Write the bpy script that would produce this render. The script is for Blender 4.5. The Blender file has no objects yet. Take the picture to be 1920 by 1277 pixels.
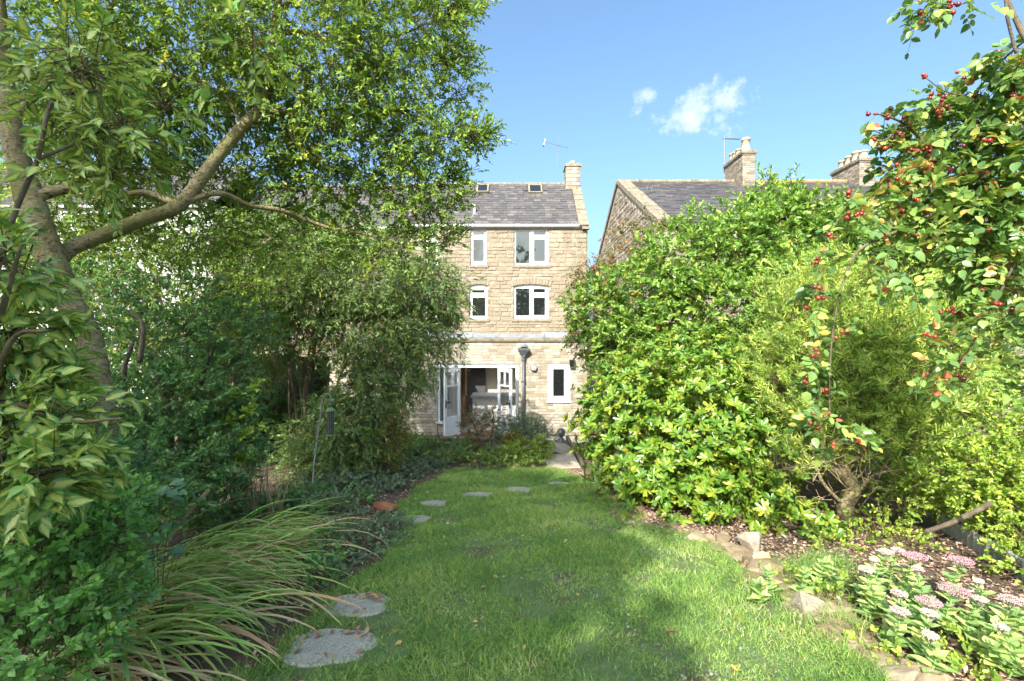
import bpy, bmesh, math, random
import numpy as np
from mathutils import Vector, Matrix

sc = bpy.context.scene
COL = sc.collection
R = math.radians
F, CX, CY, EYE = 900.0, 960.0, 638.5, 1.7          # photograph: focal length and centre in pixels, eye height

# ------------------------------------------------------------------ camera
cam = bpy.data.cameras.new('camera'); camo = bpy.data.objects.new('camera', cam); COL.objects.link(camo)
cam.sensor_width = 36; cam.lens = 36 * F / 1920; cam.clip_start = 0.05; cam.clip_end = 2000
camo.location = (0, 0, EYE); camo.rotation_euler = (R(90), 0, 0)
sc.camera = camo

# ------------------------------------------------------------------ sky, sun, exposure
SUN_EL, SUN_AZ = R(36), R(203)                       # azimuth clockwise from +Y (behind the camera, to its left)
SUN_STR, SKY_STR, EXPO = 2.85, 0.118, 1.86
w = bpy.data.worlds.new('World'); sc.world = w; w.use_nodes = True
nt = w.node_tree; nt.nodes.clear()
def N(t, k, **kw):
    n = t.nodes.new(k)
    for a, b in kw.items(): setattr(n, a, b)
    return n
def math_node(t, op, a, b=None, c=None):
    n = t.nodes.new('ShaderNodeMath'); n.operation = op
    for i, v in enumerate((a, b, c)):
        if v is None: continue
        if isinstance(v, (int, float)): n.inputs[i].default_value = v
        else: t.links.new(v, n.inputs[i])
    return n.outputs[0]
sky = N(nt, 'ShaderNodeTexSky', sky_type='NISHITA', sun_disc=False, sun_elevation=SUN_EL, sun_rotation=SUN_AZ,
        altitude=100, air_density=1.0, dust_density=6.0, ozone_density=3.2)
bg = N(nt, 'ShaderNodeBackground'); bg.inputs[1].default_value = SKY_STR
outw = N(nt, 'ShaderNodeOutputWorld')
tc = N(nt, 'ShaderNodeTexCoord')
nz = N(nt, 'ShaderNodeTexNoise'); nz.inputs['Scale'].default_value = 22; nz.inputs['Detail'].default_value = 8; nz.inputs['Roughness'].default_value = .66
nt.links.new(tc.outputs['Generated'], nz.inputs['Vector'])
wv = N(nt, 'ShaderNodeTexNoise'); wv.inputs['Scale'].default_value = 14; wv.inputs['Detail'].default_value = 5; nt.links.new(tc.outputs['Generated'], wv.inputs['Vector'])
w1 = N(nt, 'ShaderNodeVectorMath', operation='SUBTRACT'); nt.links.new(wv.outputs['Color'], w1.inputs[0]); w1.inputs[1].default_value = (.5, .5, .5)
w2 = N(nt, 'ShaderNodeVectorMath', operation='SCALE'); nt.links.new(w1.outputs[0], w2.inputs[0]); w2.inputs['Scale'].default_value = .10
w3 = N(nt, 'ShaderNodeVectorMath', operation='ADD'); nt.links.new(tc.outputs['Generated'], w3.inputs[0]); nt.links.new(w2.outputs[0], w3.inputs[1])
WARP = w3.outputs[0]
total = None
def dirpx(px, py):
    return Vector(((px - CX) / F, 1, (CY - py) / F)).normalized()
# three small cumulus puffs in view and a few like them round the rest of the sky
puffs = [(dirpx(1315, 200), .085, .044, .95), (dirpx(1200, 176), .04, .03, .72), (dirpx(1375, 268), .06, .03, .5)]
prng = random.Random(4)
for i in range(5):
    az = R(110 + 140 * (i + .5) / 5 + prng.uniform(-6, 6)); el = R(prng.uniform(7, 24))
    puffs.append((Vector((math.sin(az) * math.cos(el), math.cos(az) * math.cos(el), math.sin(el))), prng.uniform(.08, .16), prng.uniform(.03, .06), .9))
for d, ra, rb, s in puffs:
    right = Vector((d.y, -d.x, 0)).normalized(); up = right.cross(d).normalized()
    def dot(vv):
        n = N(nt, 'ShaderNodeVectorMath', operation='DOT_PRODUCT'); nt.links.new(WARP, n.inputs[0]); n.inputs[1].default_value = vv
        return n.outputs['Value']
    a = math_node(nt, 'DIVIDE', dot(right), ra); b = math_node(nt, 'DIVIDE', dot(up), rb)
    # up offset: dot with up is 0 at the centre because up is perpendicular to d
    q = math_node(nt, 'ADD', math_node(nt, 'MULTIPLY', a, a), math_node(nt, 'MULTIPLY', b, b))
    g = math_node(nt, 'SUBTRACT', 1.0, math_node(nt, 'MULTIPLY', q, .55))
    front = math_node(nt, 'GREATER_THAN', dot(d), .5)
    g = math_node(nt, 'MULTIPLY', math_node(nt, 'MAXIMUM', g, 0.0), front)
    g = math_node(nt, 'MULTIPLY', g, s)
    total = g if total is None else math_node(nt, 'MAXIMUM', total, g)
den = math_node(nt, 'MULTIPLY', math_node(nt, 'SUBTRACT', math_node(nt, 'ADD', math_node(nt, 'MULTIPLY', total, .55), math_node(nt, 'MULTIPLY', nz.outputs['Fac'], 1.25)), .90), 1.7)
den = math_node(nt, 'MULTIPLY', math_node(nt, 'MINIMUM', math_node(nt, 'MAXIMUM', den, 0.0), .5), math_node(nt, 'MINIMUM', math_node(nt, 'MULTIPLY', total, 4.0), 1.0))
mx = N(nt, 'ShaderNodeMixRGB'); mx.inputs[2].default_value = (3.6, 3.7, 3.8, 1)
tint = N(nt, 'ShaderNodeMixRGB', blend_type='MULTIPLY'); tint.inputs[0].default_value = 1; tint.inputs[2].default_value = (.78, .90, .90, 1)   # white balance of the whole sky
nt.links.new(sky.outputs[0], tint.inputs[1])
nt.links.new(den, mx.inputs[0]); nt.links.new(tint.outputs[0], mx.inputs[1])
nt.links.new(mx.outputs[0], bg.inputs[0]); nt.links.new(bg.outputs[0], outw.inputs[0])

w.cycles.sampling_method = 'MANUAL'; w.cycles.sample_map_resolution = 512
sl = bpy.data.lights.new('sun', 'SUN'); sl.energy = SUN_STR; sl.angle = R(.53); sl.color = (1.0, .95, .86)
so = bpy.data.objects.new('sun', sl); COL.objects.link(so)
sdir = Vector((math.sin(SUN_AZ) * math.cos(SUN_EL), math.cos(SUN_AZ) * math.cos(SUN_EL), math.sin(SUN_EL)))
so.rotation_euler = sdir.to_track_quat('Z', 'Y').to_euler(); so.location = sdir * 60
vs = sc.view_settings
sc.display_settings.display_device = 'sRGB'
vs.view_transform = 'Standard'; vs.look = 'None'; vs.exposure = EXPO; vs.gamma = 1; vs.use_curve_mapping = False
sc.render.engine = 'CYCLES'
cy = sc.cycles
cy.max_bounces = 12; cy.diffuse_bounces = 9; cy.glossy_bounces = 3; cy.transmission_bounces = 10; cy.transparent_max_bounces = 8
cy.caustics_reflective = False; cy.caustics_refractive = False; cy.sample_clamp_indirect = 6
cy.use_denoising = True
try: cy.denoiser = 'OPENIMAGEDENOISE'; cy.denoising_input_passes = 'RGB_ALBEDO_NORMAL'; cy.denoising_prefilter = 'FAST'
except Exception: pass

# ------------------------------------------------------------------ helpers
def P(px, py, d):
    """the point the photograph shows at a pixel, at depth d metres"""
    return Vector(((px - CX) / F * d, d, EYE + (CY - py) / F * d))
def drop(y):
    """height of the eye above the ground at depth y: the garden falls towards the house"""
    if y < -3: return 1.084
    if y < 8.9: return 1.414 + .11 * y
    if y < 12: return 2.393 + (y - 8.9) * .044
    return 2.79
def gz(y): return EYE - drop(y)
def G(px, py):
    """the point on the sloping ground under a pixel (lawn and beds, depth below 8.9 m)"""
    d = 1.414 / ((py - CY) / F - .11)
    return Vector(((px - CX) / F * d, d, gz(d)))

def tag(o, label=None, cat=None, group=None, kind=None):
    if label: o['label'] = label
    if cat: o['category'] = cat
    if group: o['group'] = group
    if kind: o['kind'] = kind
    return o
def empty(name, loc, label=None, cat=None, group=None):
    o = bpy.data.objects.new(name, None); COL.objects.link(o); o.location = loc; o.empty_display_size = .1
    return tag(o, label, cat, group)
def link(name, me, mat=None, parent=None):
    """link a mesh built in world coordinates; a parent Empty only shifts it"""
    o = bpy.data.objects.new(name, me); COL.objects.link(o)
    if mat is not None and len(me.materials) == 0: me.materials.append(mat)
    if parent is not None:
        o.parent = parent
        o.matrix_parent_inverse = WORLD(parent).inverted()
    return o
def WORLD(o):
    m = o.matrix_parent_inverse @ o.matrix_basis if o.parent else o.matrix_basis
    return WORLD(o.parent) @ m if o.parent else m

class MB:
    """collects boxes, prisms and tubes into one mesh"""
    def __init__(s): s.v = []; s.f = []
    def add(s, verts, faces):
        o = len(s.v); s.v += [tuple(p) for p in verts]; s.f += [tuple(i + o for i in f) for f in faces]
        return s
    def box(s, x0, x1, y0, y1, z0, z1, M=None):
        vs_ = [Vector(p) for p in ((x0,y0,z0),(x1,y0,z0),(x1,y1,z0),(x0,y1,z0),(x0,y0,z1),(x1,y0,z1),(x1,y1,z1),(x0,y1,z1))]
        if M is not None: vs_ = [M @ p for p in vs_]
        return s.add(vs_, [(0,3,2,1),(4,5,6,7),(0,1,5,4),(1,2,6,5),(2,3,7,6),(3,0,4,7)])
    def prism_y(s, pts, y0, y1):
        """polygon of (x,z), counter-clockwise seen from -y, extruded along y"""
        n = len(pts)
        v = [(x, y0, z) for x, z in pts] + [(x, y1, z) for x, z in pts]
        return s.add(v, [tuple(range(n)), tuple(range(2*n-1, n-1, -1))] + [(i, i+n, (i+1) % n + n, (i+1) % n) for i in range(n)])
    def prism_x(s, pts, x0, x1):
        n = len(pts)
        v = [(x0, y, z) for y, z in pts] + [(x1, y, z) for y, z in pts]
        return s.add(v, [tuple(range(n-1, -1, -1)), tuple(range(n, 2*n))] + [(i, (i+1) % n, (i+1) % n + n, i+n) for i in range(n)])
    def lathe(s, prof, c, seg=16, M=None):
        """profile of (radius, z) round a vertical axis at c"""
        v = []; f = []; n = len(prof)
        for r, z in prof:
            for k in range(seg):
                a = 2*math.pi*k/seg; p = Vector((r*math.cos(a), r*math.sin(a), z))
                if M is not None: p = M @ p
                v.append(Vector(c) + p)
        for i in range(n-1):
            for k in range(seg):
                f.append((i*seg+k, i*seg+(k+1) % seg, (i+1)*seg+(k+1) % seg, (i+1)*seg+k))
        f.append(tuple(range(seg-1, -1, -1))); f.append(tuple((n-1)*seg+k for k in range(seg)))
        return s.add(v, f)
    def tube(s, pts, rad, seg=8, rng=None, rough=0):
        pts = [Vector(p) for p in pts]; n = len(pts)
        if isinstance(rad, (int, float)): rad = [rad]*n
        v = []; f = []
        t = (pts[1]-pts[0]).normalized(); ref = Vector((0,0,1)) if abs(t.z) < .9 else Vector((1,0,0))
        u = t.cross(ref).normalized()
        for i, p in enumerate(pts):
            t = (pts[min(i+1, n-1)]-pts[max(i-1, 0)]).normalized()
            u = (u - t*u.dot(t)).normalized(); b = t.cross(u)
            for k in range(seg):
                a = 2*math.pi*k/seg; r = rad[i]
                if rng: r *= 1 + rng.uniform(-rough, rough)
                v.append(p + (u*math.cos(a) + b*math.sin(a))*r)
        for i in range(n-1):
            for k in range(seg):
                f.append((i*seg+k, i*seg+(k+1) % seg, (i+1)*seg+(k+1) % seg, (i+1)*seg+k))
        f.append(tuple(range(seg-1, -1, -1))); f.append(tuple((n-1)*seg+k for k in range(seg)))
        return s.add(v, f)
    def mesh(s, name, smooth=False):
        me = bpy.data.meshes.new(name); me.from_pydata(s.v, [], s.f); me.update()
        if smooth: me.shade_smooth()
        return me
    def build(s, name, mat, parent=None, smooth=False): return link(name, s.mesh(name, smooth), mat, parent)

def spline(pts, n=6):
    """Catmull-Rom through the points (vectors of any size)"""
    pts = [np.array(p, float) for p in pts]; out = []
    q = [2*pts[0]-pts[1]] + pts + [2*pts[-1]-pts[-2]]
    for i in range(1, len(q)-2):
        for k in range(n):
            t = k/n; a, b, c, d = q[i-1], q[i], q[i+1], q[i+2]
            out.append(.5*((2*b)+(c-a)*t+(2*a-5*b+4*c-d)*t*t+(3*b-a-3*c+d)*t**3))
    out.append(pts[-1]); return out
def limb(rows, n=6):
    """rows of (px, py, depth, width in px) -> points and radii"""
    s = spline([tuple(P(a, b, d)) + (wd/2/F*d,) for a, b, d, wd in rows], n)
    return [Vector(p[:3]) for p in s], [float(max(p[3], .002)) for p in s]

# ------------------------------------------------------------------ materials
def ramp(t, fac, stops):
    r = t.nodes.new('ShaderNodeValToRGB'); e = r.color_ramp.elements
    while len(e) < len(stops): e.new(.5)
    for i, (p, c) in enumerate(stops): e[i].position = p; e[i].color = tuple(c)+(1,)
    t.links.new(fac, r.inputs[0]); return r.outputs[0]
def noise(t, scale, detail=4, rough=.55, coord='Object', stretch=None):
    c = t.nodes.new('ShaderNodeTexCoord'); n = t.nodes.new('ShaderNodeTexNoise')
    n.inputs['Scale'].default_value = scale; n.inputs['Detail'].default_value = detail; n.inputs['Roughness'].default_value = rough
    src = c.outputs[coord]
    if coord == 'World': src = None
    if stretch:
        m = t.nodes.new('ShaderNodeMapping'); m.inputs['Scale'].default_value = stretch; t.links.new(src, m.inputs[0]); src = m.outputs[0]
    t.links.new(src, n.inputs['Vector']); return n.outputs['Fac']
def wnoise(t, scale, detail=4, rough=.55, stretch=(1, 1, 1)):
    """noise in world position, so that pieces sharing one mesh still differ"""
    g = t.nodes.new('ShaderNodeNewGeometry'); m = t.nodes.new('ShaderNodeMapping'); m.inputs['Scale'].default_value = stretch
    n = t.nodes.new('ShaderNodeTexNoise'); n.inputs['Scale'].default_value = scale; n.inputs['Detail'].default_value = detail; n.inputs['Roughness'].default_value = rough
    t.links.new(g.outputs['Position'], m.inputs[0]); t.links.new(m.outputs[0], n.inputs['Vector']); return n.outputs['Fac']
def mixc(t, fac, a, b, mode='MIX'):
    m = t.nodes.new('ShaderNodeMixRGB'); m.blend_type = mode
    for i, v in enumerate((fac, a, b)):
        if isinstance(v, (int, float)): m.inputs[i].default_value = v
        elif isinstance(v, tuple): m.inputs[i].default_value = v+(1,)
        else: t.links.new(v, m.inputs[i])
    return m.outputs[0]
def mk(name):
    m = bpy.data.materials.new(name); m.use_nodes = True; t = m.node_tree; b = t.nodes['Principled BSDF']
    return m, t, b
def bump(t, b, h, strength=.4, dist=.01):
    n = t.nodes.new('ShaderNodeBump'); n.inputs['Strength'].default_value = strength; n.inputs['Distance'].default_value = dist
    t.links.new(h, n.inputs['Height']); t.links.new(n.outputs[0], b.inputs['Normal'])
def mottled(name, stops, scale=6, rough=.85, bscale=None, bstr=.4, bdist=.01, metallic=0, per_object=0, spec=.3, detail=5, stretch=(1, 1, 1), overlay=None):
    """colour ramp over world-space noise, optionally shifted per object, plus fine relief"""
    m, t, b = mk(name)
    f = wnoise(t, scale, detail, .6, stretch)
    if per_object:
        oi = t.nodes.new('ShaderNodeObjectInfo')
        f = math_node(t, 'ADD', f, math_node(t, 'MULTIPLY', math_node(t, 'SUBTRACT', oi.outputs['Random'], .5), per_object))
    c = ramp(t, f, stops)
    if overlay:                                         # (scale, low, high, colour): stains with a shape of their own
        for osc, lo, hi, oc, st in overlay:
            o = ramp(t, wnoise(t, osc, 5, .6, st), [(lo, (0, 0, 0)), (hi, (1, 1, 1))])
            c = mixc(t, o, c, oc)
    t.links.new(c, b.inputs['Base Color'])
    b.inputs['Roughness'].default_value = rough; b.inputs['Metallic'].default_value = metallic; b.inputs['Specular IOR Level'].default_value = spec
    if bscale: bump(t, b, wnoise(t, bscale, 5, .65), bstr, bdist)
    return m
def attr_mottled(name, stops, rough=.85, scale=8, amt=.35, bscale=60, bstr=.4, bdist=.006, overlay=None, spec=.3):
    """colour by the per-piece attribute 'rnd' of a joined mesh, plus noise"""
    m, t, b = mk(name)
    a = t.nodes.new('ShaderNodeAttribute'); a.attribute_name = 'rnd'
    f = math_node(t, 'ADD', a.outputs['Fac'], math_node(t, 'MULTIPLY', math_node(t, 'SUBTRACT', wnoise(t, scale), .5), amt))
    c = ramp(t, f, stops)
    if overlay:
        for osc, lo, hi, oc, st in overlay:
            o = ramp(t, wnoise(t, osc, 5, .6, st), [(lo, (0, 0, 0)), (hi, (1, 1, 1))]); c = mixc(t, o, c, oc)
    t.links.new(c, b.inputs['Base Color']); b.inputs['Roughness'].default_value = rough; b.inputs['Specular IOR Level'].default_value = spec
    if bscale: bump(t, b, wnoise(t, bscale, 5, .65), bstr, bdist)
    return m
def leafmat(name, stops, transl=.35, rough=.42, spec=.45, tcol=1.25, veins=None, patch=.25, gain=(2.0, 2.0, 2.2), pscale=1.6):
    """leaf: colour by the per-leaf attribute 'rnd', light shines through; veins = (lo, hi, colour) along 'vein' (0 midrib, 1 margin)"""
    stops = [(p, tuple(min(.6, x*g*q) for x, g, q in zip(c, gain, (1.06, .90, 1.15)))) for p, c in stops]
    m, t, b = mk(name)
    a = t.nodes.new('ShaderNodeAttribute'); a.attribute_name = 'rnd'
    f = math_node(t, 'ADD', a.outputs['Fac'], math_node(t, 'MULTIPLY', math_node(t, 'SUBTRACT', wnoise(t, pscale, 3), .5), patch))
    c = ramp(t, f, stops)
    if veins:
        v = t.nodes.new('ShaderNodeAttribute'); v.attribute_name = 'vein'
        vf = math_node(t, 'ADD', v.outputs['Fac'], math_node(t, 'MULTIPLY', math_node(t, 'SUBTRACT', wnoise(t, 45, 3), .5), .5))
        lo, hi, vc, has = veins
        sw = math_node(t, 'LESS_THAN', a.outputs['Fac'], has)
        o = ramp(t, vf, [(lo, (0, 0, 0)), (hi, (1, 1, 1))] if lo < hi else [(hi, (1, 1, 1)), (lo, (0, 0, 0))])
        c = mixc(t, math_node(t, 'MULTIPLY', o, sw), c, vc)
    t.links.new(c, b.inputs['Base Color']); b.inputs['Roughness'].default_value = rough; b.inputs['Specular IOR Level'].default_value = spec
    tr = t.nodes.new('ShaderNodeBsdfTranslucent'); ms = t.nodes.new('ShaderNodeMixShader'); ms.inputs[0].default_value = transl
    t.links.new(mixc(t, 1.0, c, (tcol, tcol*1.02, .75*tcol), 'MULTIPLY'), tr.inputs[0])
    t.links.new(b.outputs[0], ms.inputs[1]); t.links.new(tr.outputs[0], ms.inputs[2])
    t.links.new(ms.outputs[0], t.nodes['Material Output'].inputs[0])
    return m
def plain(name, col, rough=.5, metallic=0, spec=.5, var=.12, scale=9, bscale=None, bstr=.2):
    d = tuple(c*(1-var) for c in col); l = tuple(min(1, c*(1+var)) for c in col)
    return mottled(name, [(.3, d), (.7, l)], scale, rough, bscale, bstr, .003, metallic, 0, spec)

M = {}
M['soil'] = mottled('soil', [(.25, (.05, .036, .025)), (.5, (.11, .078, .052)), (.75, (.20, .145, .10))], 7, .95, 40, .9, .03, overlay=[(1.3, .52, .66, (.15, .11, .075), (1, 1, 1))])
M['lawn'] = mottled('lawn_soil', [(.3, (.10, .12, .05)), (.55, (.13, .19, .07)), (.8, (.19, .23, .10))], 5, .95, 50, .8, .02, overlay=[(3.1, .56, .66, (.13, .10, .065), (1, 1, 1))])
M['stone'] = mottled('rubble_stone', [(.05, (0.144, 0.114, 0.0812)), (.3, (0.208, 0.168, 0.12)), (.55, (0.238, 0.194, 0.139)), (.75, (0.263, 0.225, 0.17)), (.95, (0.301, 0.275, 0.232))], 5, .9, 30, .7, .014, per_object=.30, spec=.2, overlay=[(1.7, .56, .72, (0.2, 0.168, 0.123), (1.6, 1.6, .35)), (1.1, .56, .74, (0.322, 0.275, 0.208), (1, 1, .6)), (14, .62, .8, (0.192, 0.13, 0.0697), (1, 1, 1))])
M['stone_far'] = attr_mottled('rubble_stone_joined', [(.0, (0.148, 0.116, 0.0797)), (.4, (0.209, 0.171, 0.118)), (.7, (0.241, 0.201, 0.14)), (1, (0.288, 0.259, 0.205))], .9, 6, .4, 30, .6, .012)
M['mortar'] = mottled('lime_mortar', [(.3, (0.224, 0.183, 0.14)), (.7, (0.31, 0.266, 0.217))], 14, .95, 60, .5, .008)
M['brick'] = attr_mottled('pale_brick', [(.0, (0.233, 0.187, 0.127)), (.25, (0.311, 0.266, 0.198)), (.6, (0.354, 0.319, 0.256)), (1, (0.397, 0.369, 0.313))], .9, 5, .5, 45, .5, .006,
    overlay=[(1.3, .52, .72, (0.177, 0.138, 0.0923), (1, 1, .45)), (4.5, .62, .76, (0.283, 0.155, 0.0639), (1, 1, .35))])
M['brick_mortar'] = mottled('brick_mortar', [(.3, (0.216, 0.183, 0.136)), (.7, (0.3, 0.273, 0.225))], 16, .95, 60, .5, .006)
M['slate'] = attr_mottled('roof_slate', [(.0, (0.0606, 0.0551, 0.0562)), (.5, (0.0796, 0.0729, 0.0735)), (.85, (0.0958, 0.0879, 0.0868)), (1, (0.135, 0.122, 0.114))], .6, 9, .35, 60, .35, .004, overlay=[(2.2, .60, .74, (0.188, 0.164, 0.128), (1, 1, 1)), (9, .66, .78, (0.236, 0.217, 0.178), (1, 1, 1))], spec=.4)
M['coping'] = mottled('coping_stone', [(.25, (0.116, 0.0952, 0.068)), (.5, (0.211, 0.177, 0.129)), (.75, (0.286, 0.245, 0.184))], 6, .92, 35, .7, .012, overlay=[(9, .58, .72, (0.068, 0.0578, 0.0408), (1, 1, 1))])
M['gable'] = attr_mottled('gable_stone', [(.0, (0.164, 0.134, 0.098)), (.5, (0.252, 0.208, 0.158)), (1, (0.327, 0.286, 0.239))], .92, 6, .4, 30, .6, .012)
M['white'] = plain('white_paint', (.72, .725, .73), .4, var=.06, scale=6)
M['upvc'] = plain('white_plastic_frame', (.68, .685, .68), .35, var=.07, scale=5)
M['blue_white'] = plain('pale_grey_paint', (.56, .60, .64), .45, var=.05)
M['render'] = mottled('white_render', [(.3, (0.545, 0.537, 0.523)), (.7, (0.604, 0.596, 0.581))], 3, .9, 40, .3, .004)
M['lead'] = mottled('lead_flashing', [(.3, (0.119, 0.13, 0.151)), (.7, (0.227, 0.243, 0.27))], 9, .55, 20, .4, .01, spec=.5)
M['iron'] = plain('dark_painted_iron', (.075, .085, .095), .45, spec=.5, var=.2, bscale=50)
M['black'] = plain('black_plastic', (.02, .02, .022), .45)
M['galv'] = plain('galvanised_steel', (.42, .43, .43), .35, .9, var=.15)
M['crook'] = plain('grey_coated_steel', (.34, .35, .34), .5)
M['aerial'] = plain('weathered_aerial', (.16, .16, .17), .5, .3)
M['clay'] = mottled('chimney_pot_clay', [(.3, (0.345, 0.277, 0.188)), (.7, (0.465, 0.398, 0.292))], 8, .9, 30, .3, .004)
M['terracotta'] = mottled('terracotta', [(.3, (0.225, 0.08, 0.0382)), (.7, (0.345, 0.152, 0.0765))], 14, .85, 50, .4, .003, overlay=[(9, .6, .75, (0.315, 0.224, 0.162), (1, 1, 1))])
M['ridge_red'] = mottled('red_ridge_tile', [(.3, (.36, .15, .08)), (.7, (.50, .24, .14))], 9, .85, 40, .4, .004)
M['concrete'] = mottled('pebbled_concrete', [(.25, (0.136, 0.122, 0.103)), (.42, (0.288, 0.269, 0.232)), (.55, (0.4, 0.375, 0.327)), (.75, (0.496, 0.474, 0.418))], 90, .9, 110, .8, .005, overlay=[(4, .58, .72, (0.16, 0.15, 0.114), (1, 1, 1))])
M['paving'] = mottled('weathered_paving', [(.25, (.24, .20, .15)), (.55, (.40, .34, .26)), (.8, (.52, .46, .37))], 7, .92, 35, .6, .008, per_object=.3)
M['rock'] = mottled('limestone_rock', [(.1, (0.148, 0.102, 0.0576)), (.4, (0.248, 0.183, 0.111)), (.65, (0.32, 0.247, 0.161)), (.9, (0.379, 0.317, 0.23))], 9, .92, 30, .9, .014, per_object=.5, overlay=[(7, .6, .74, (0.119, 0.0858, 0.0461), (1, 1, 1))])
M['white_rock'] = mottled('pale_rock', [(.3, (0.269, 0.219, 0.163)), (.6, (0.35, 0.295, 0.23)), (.8, (0.391, 0.339, 0.275))], 9, .9, 22, 1, .02, overlay=[(6, .55, .7, (0.202, 0.15, 0.0952), (1, 1, 1))])
M['tan_rock'] = mottled('tan_rock', [(.3, (.46, .31, .16)), (.7, (.60, .44, .27))], 9, .9, 30, .8, .012)
M['bark'] = mottled('pale_bark', [(.2, (0.105, 0.0811, 0.0378)), (.42, (0.246, 0.196, 0.101)), (.6, (0.351, 0.288, 0.164)), (.85, (0.491, 0.414, 0.265))], 5, .9, 26, 1, .025, stretch=(1, 1, 1), overlay=[(45, .53, .62, (0.0878, 0.0655, 0.0353), (.6, .6, 2.2)), (2.2, .5, .7, (0.176, 0.164, 0.0504), (1, 1, 1))])
M['bark_dark'] = mottled('brown_bark', [(.2, (.05, .038, .025)), (.55, (.14, .11, .075)), (.85, (.25, .21, .15))], 12, .92, 50, .9, .01, stretch=(1, 1, .35))
M['twig'] = mottled('twig', [(.3, (.085, .065, .035)), (.7, (.19, .15, .085))], 20, .9)
M['cane'] = mottled('green_cane', [(.3, (.10, .07, .03)), (.7, (.17, .15, .055))], 9, .6)
M['straw'] = mottled('dry_stalk', [(.3, (.26, .185, .105)), (.7, (.46, .36, .23))], 15, .9, per_object=.4)
M['board'] = mottled('grey_board', [(.3, (.22, .215, .20)), (.7, (.36, .35, .33))], 8, .85, 30, .4, .005)
M['moss_stone'] = mottled('mossy_stone', [(.2, (.07, .065, .02)), (.45, (.16, .125, .06)), (.65, (.25, .20, .13)), (.85, (.34, .29, .21))], 8, .95, 30, .9, .015, per_object=.4)
M['wood'] = mottled('brown_wood', [(.3, (.16, .075, .03)), (.7, (.27, .135, .06))], 7, .5, stretch=(6, 6, .6))
M['cream'] = plain('cream_wall', (.62, .58, .49), .8, var=.04)
M['inner_white'] = plain('interior_white', (.72, .72, .71), .75, var=.03)
M['worktop'] = plain('white_worktop', (.78, .78, .77), .25, var=.03)
M['dark_room'] = plain('painted_room_shade', (.085, .08, .085), .8)  # dark colour stands in for the shade of unlit rooms
M['sill'] = M['coping']
def glassmat(name, gl=.32, base=(.012, .014, .014), rough=.02, see=0.0):
    m, t, b = mk(name)
    b.inputs['Base Color'].default_value = base+(1,); b.inputs['Roughness'].default_value = rough
    g = t.nodes.new('ShaderNodeBsdfGlossy'); g.inputs['Roughness'].default_value = .015; g.inputs[0].default_value = (.95, .97, 1, 1)
    bump(t, g, wnoise(t, 1.2, 2), .02, .02)
    ms = t.nodes.new('ShaderNodeMixShader'); ms.inputs[0].default_value = gl
    base_s = b.outputs[0]
    if see:
        tr = t.nodes.new('ShaderNodeBsdfTransparent'); m2 = t.nodes.new('ShaderNodeMixShader'); m2.inputs[0].default_value = see
        t.links.new(base_s, m2.inputs[1]); t.links.new(tr.outputs[0], m2.inputs[2]); base_s = m2.outputs[0]
    t.links.new(base_s, ms.inputs[1]); t.links.new(g.outputs[0], ms.inputs[2]); t.links.new(ms.outputs[0], t.nodes['Material Output'].inputs[0])
    return m
M['glass'] = glassmat('window_glass', .075)  # opaque pane; the room's darkness is put into its base colour
M['clear'] = glassmat('door_glass', .10, see=.96)

# ================================================================== ground
nrng = np.random.default_rng(7)
LE = np.array([(-2.5,-30),(-2.2,-8),(-1.5,-3),(-1.3,2.3),(-1.25,2.9),(-1.1,3.7),(-1.05,4.8),(-1.35,6),(-1.3,7.3),(-1.06,8.6),(-.9,8.95)])
RE = np.array([(3.2,-30),(2.6,-8),(1.9,-3),(1.8,2.3),(1.85,2.75),(1.9,3.5),(1.75,4.6),(1.35,5.1),(1.22,6.6),(1.2,7.8),(.75,8.95)])
def xl(y): return np.interp(y, LE[:, 1], LE[:, 0]) + .05*np.sin(y*5.1) + .03*np.sin(y*13)
def xr(y): return np.interp(y, RE[:, 1], RE[:, 0]) + .04*np.sin(y*4.3+1) + .03*np.sin(y*11)
def wob(x, y, s=1):
    return (.5*np.sin(x*2.3+1.1*y)+.5*np.sin(y*3.1-1.7*x+2)+.3*np.sin(7.1*x+3*y)+.3*np.sin(6.3*y-4*x+1))*s
def grid_mesh(name, X, Y, Z):
    n, m = X.shape
    v = np.stack([X, Y, Z], -1).reshape(-1, 3)
    i = np.arange(n*m).reshape(n, m)
    f = np.stack([i[:-1, :-1], i[:-1, 1:], i[1:, 1:], i[1:, :-1]], -1).reshape(-1, 4)
    return np_mesh(name, v, f)
def np_mesh(name, v, f, attrs=None, smooth=False):
    """mesh from a vertex array and one array of equal-sized faces (or a list of such arrays)"""
    fs = f if isinstance(f, list) else [f]
    me = bpy.data.meshes.new(name)
    me.vertices.add(len(v)); me.vertices.foreach_set('co', np.ascontiguousarray(v, np.float32).ravel())
    loops = np.concatenate([a.ravel() for a in fs]); tot = np.concatenate([np.full(len(a), a.shape[1], np.int32) for a in fs])
    start = np.concatenate([[0], np.cumsum(tot)[:-1]]).astype(np.int32)
    me.loops.add(len(loops)); me.loops.foreach_set('vertex_index', loops.astype(np.int32))
    me.polygons.add(len(tot)); me.polygons.foreach_set('loop_start', start)
    try: me.polygons.foreach_set('loop_total', tot)
    except Exception: pass
    for k, a in (attrs or {}).items():
        at = me.attributes.new(k, 'FLOAT', 'POINT'); at.data.foreach_set('value', np.ascontiguousarray(a, np.float32))
    me.update(calc_edges=True)
    if smooth: me.shade_smooth()
    return me
xs = np.concatenate([[-400, -150, -60, -30, -18, -12, -9], np.arange(-7, 7.01, .14), [9, 12, 18, 30, 60, 150, 400]])
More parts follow.
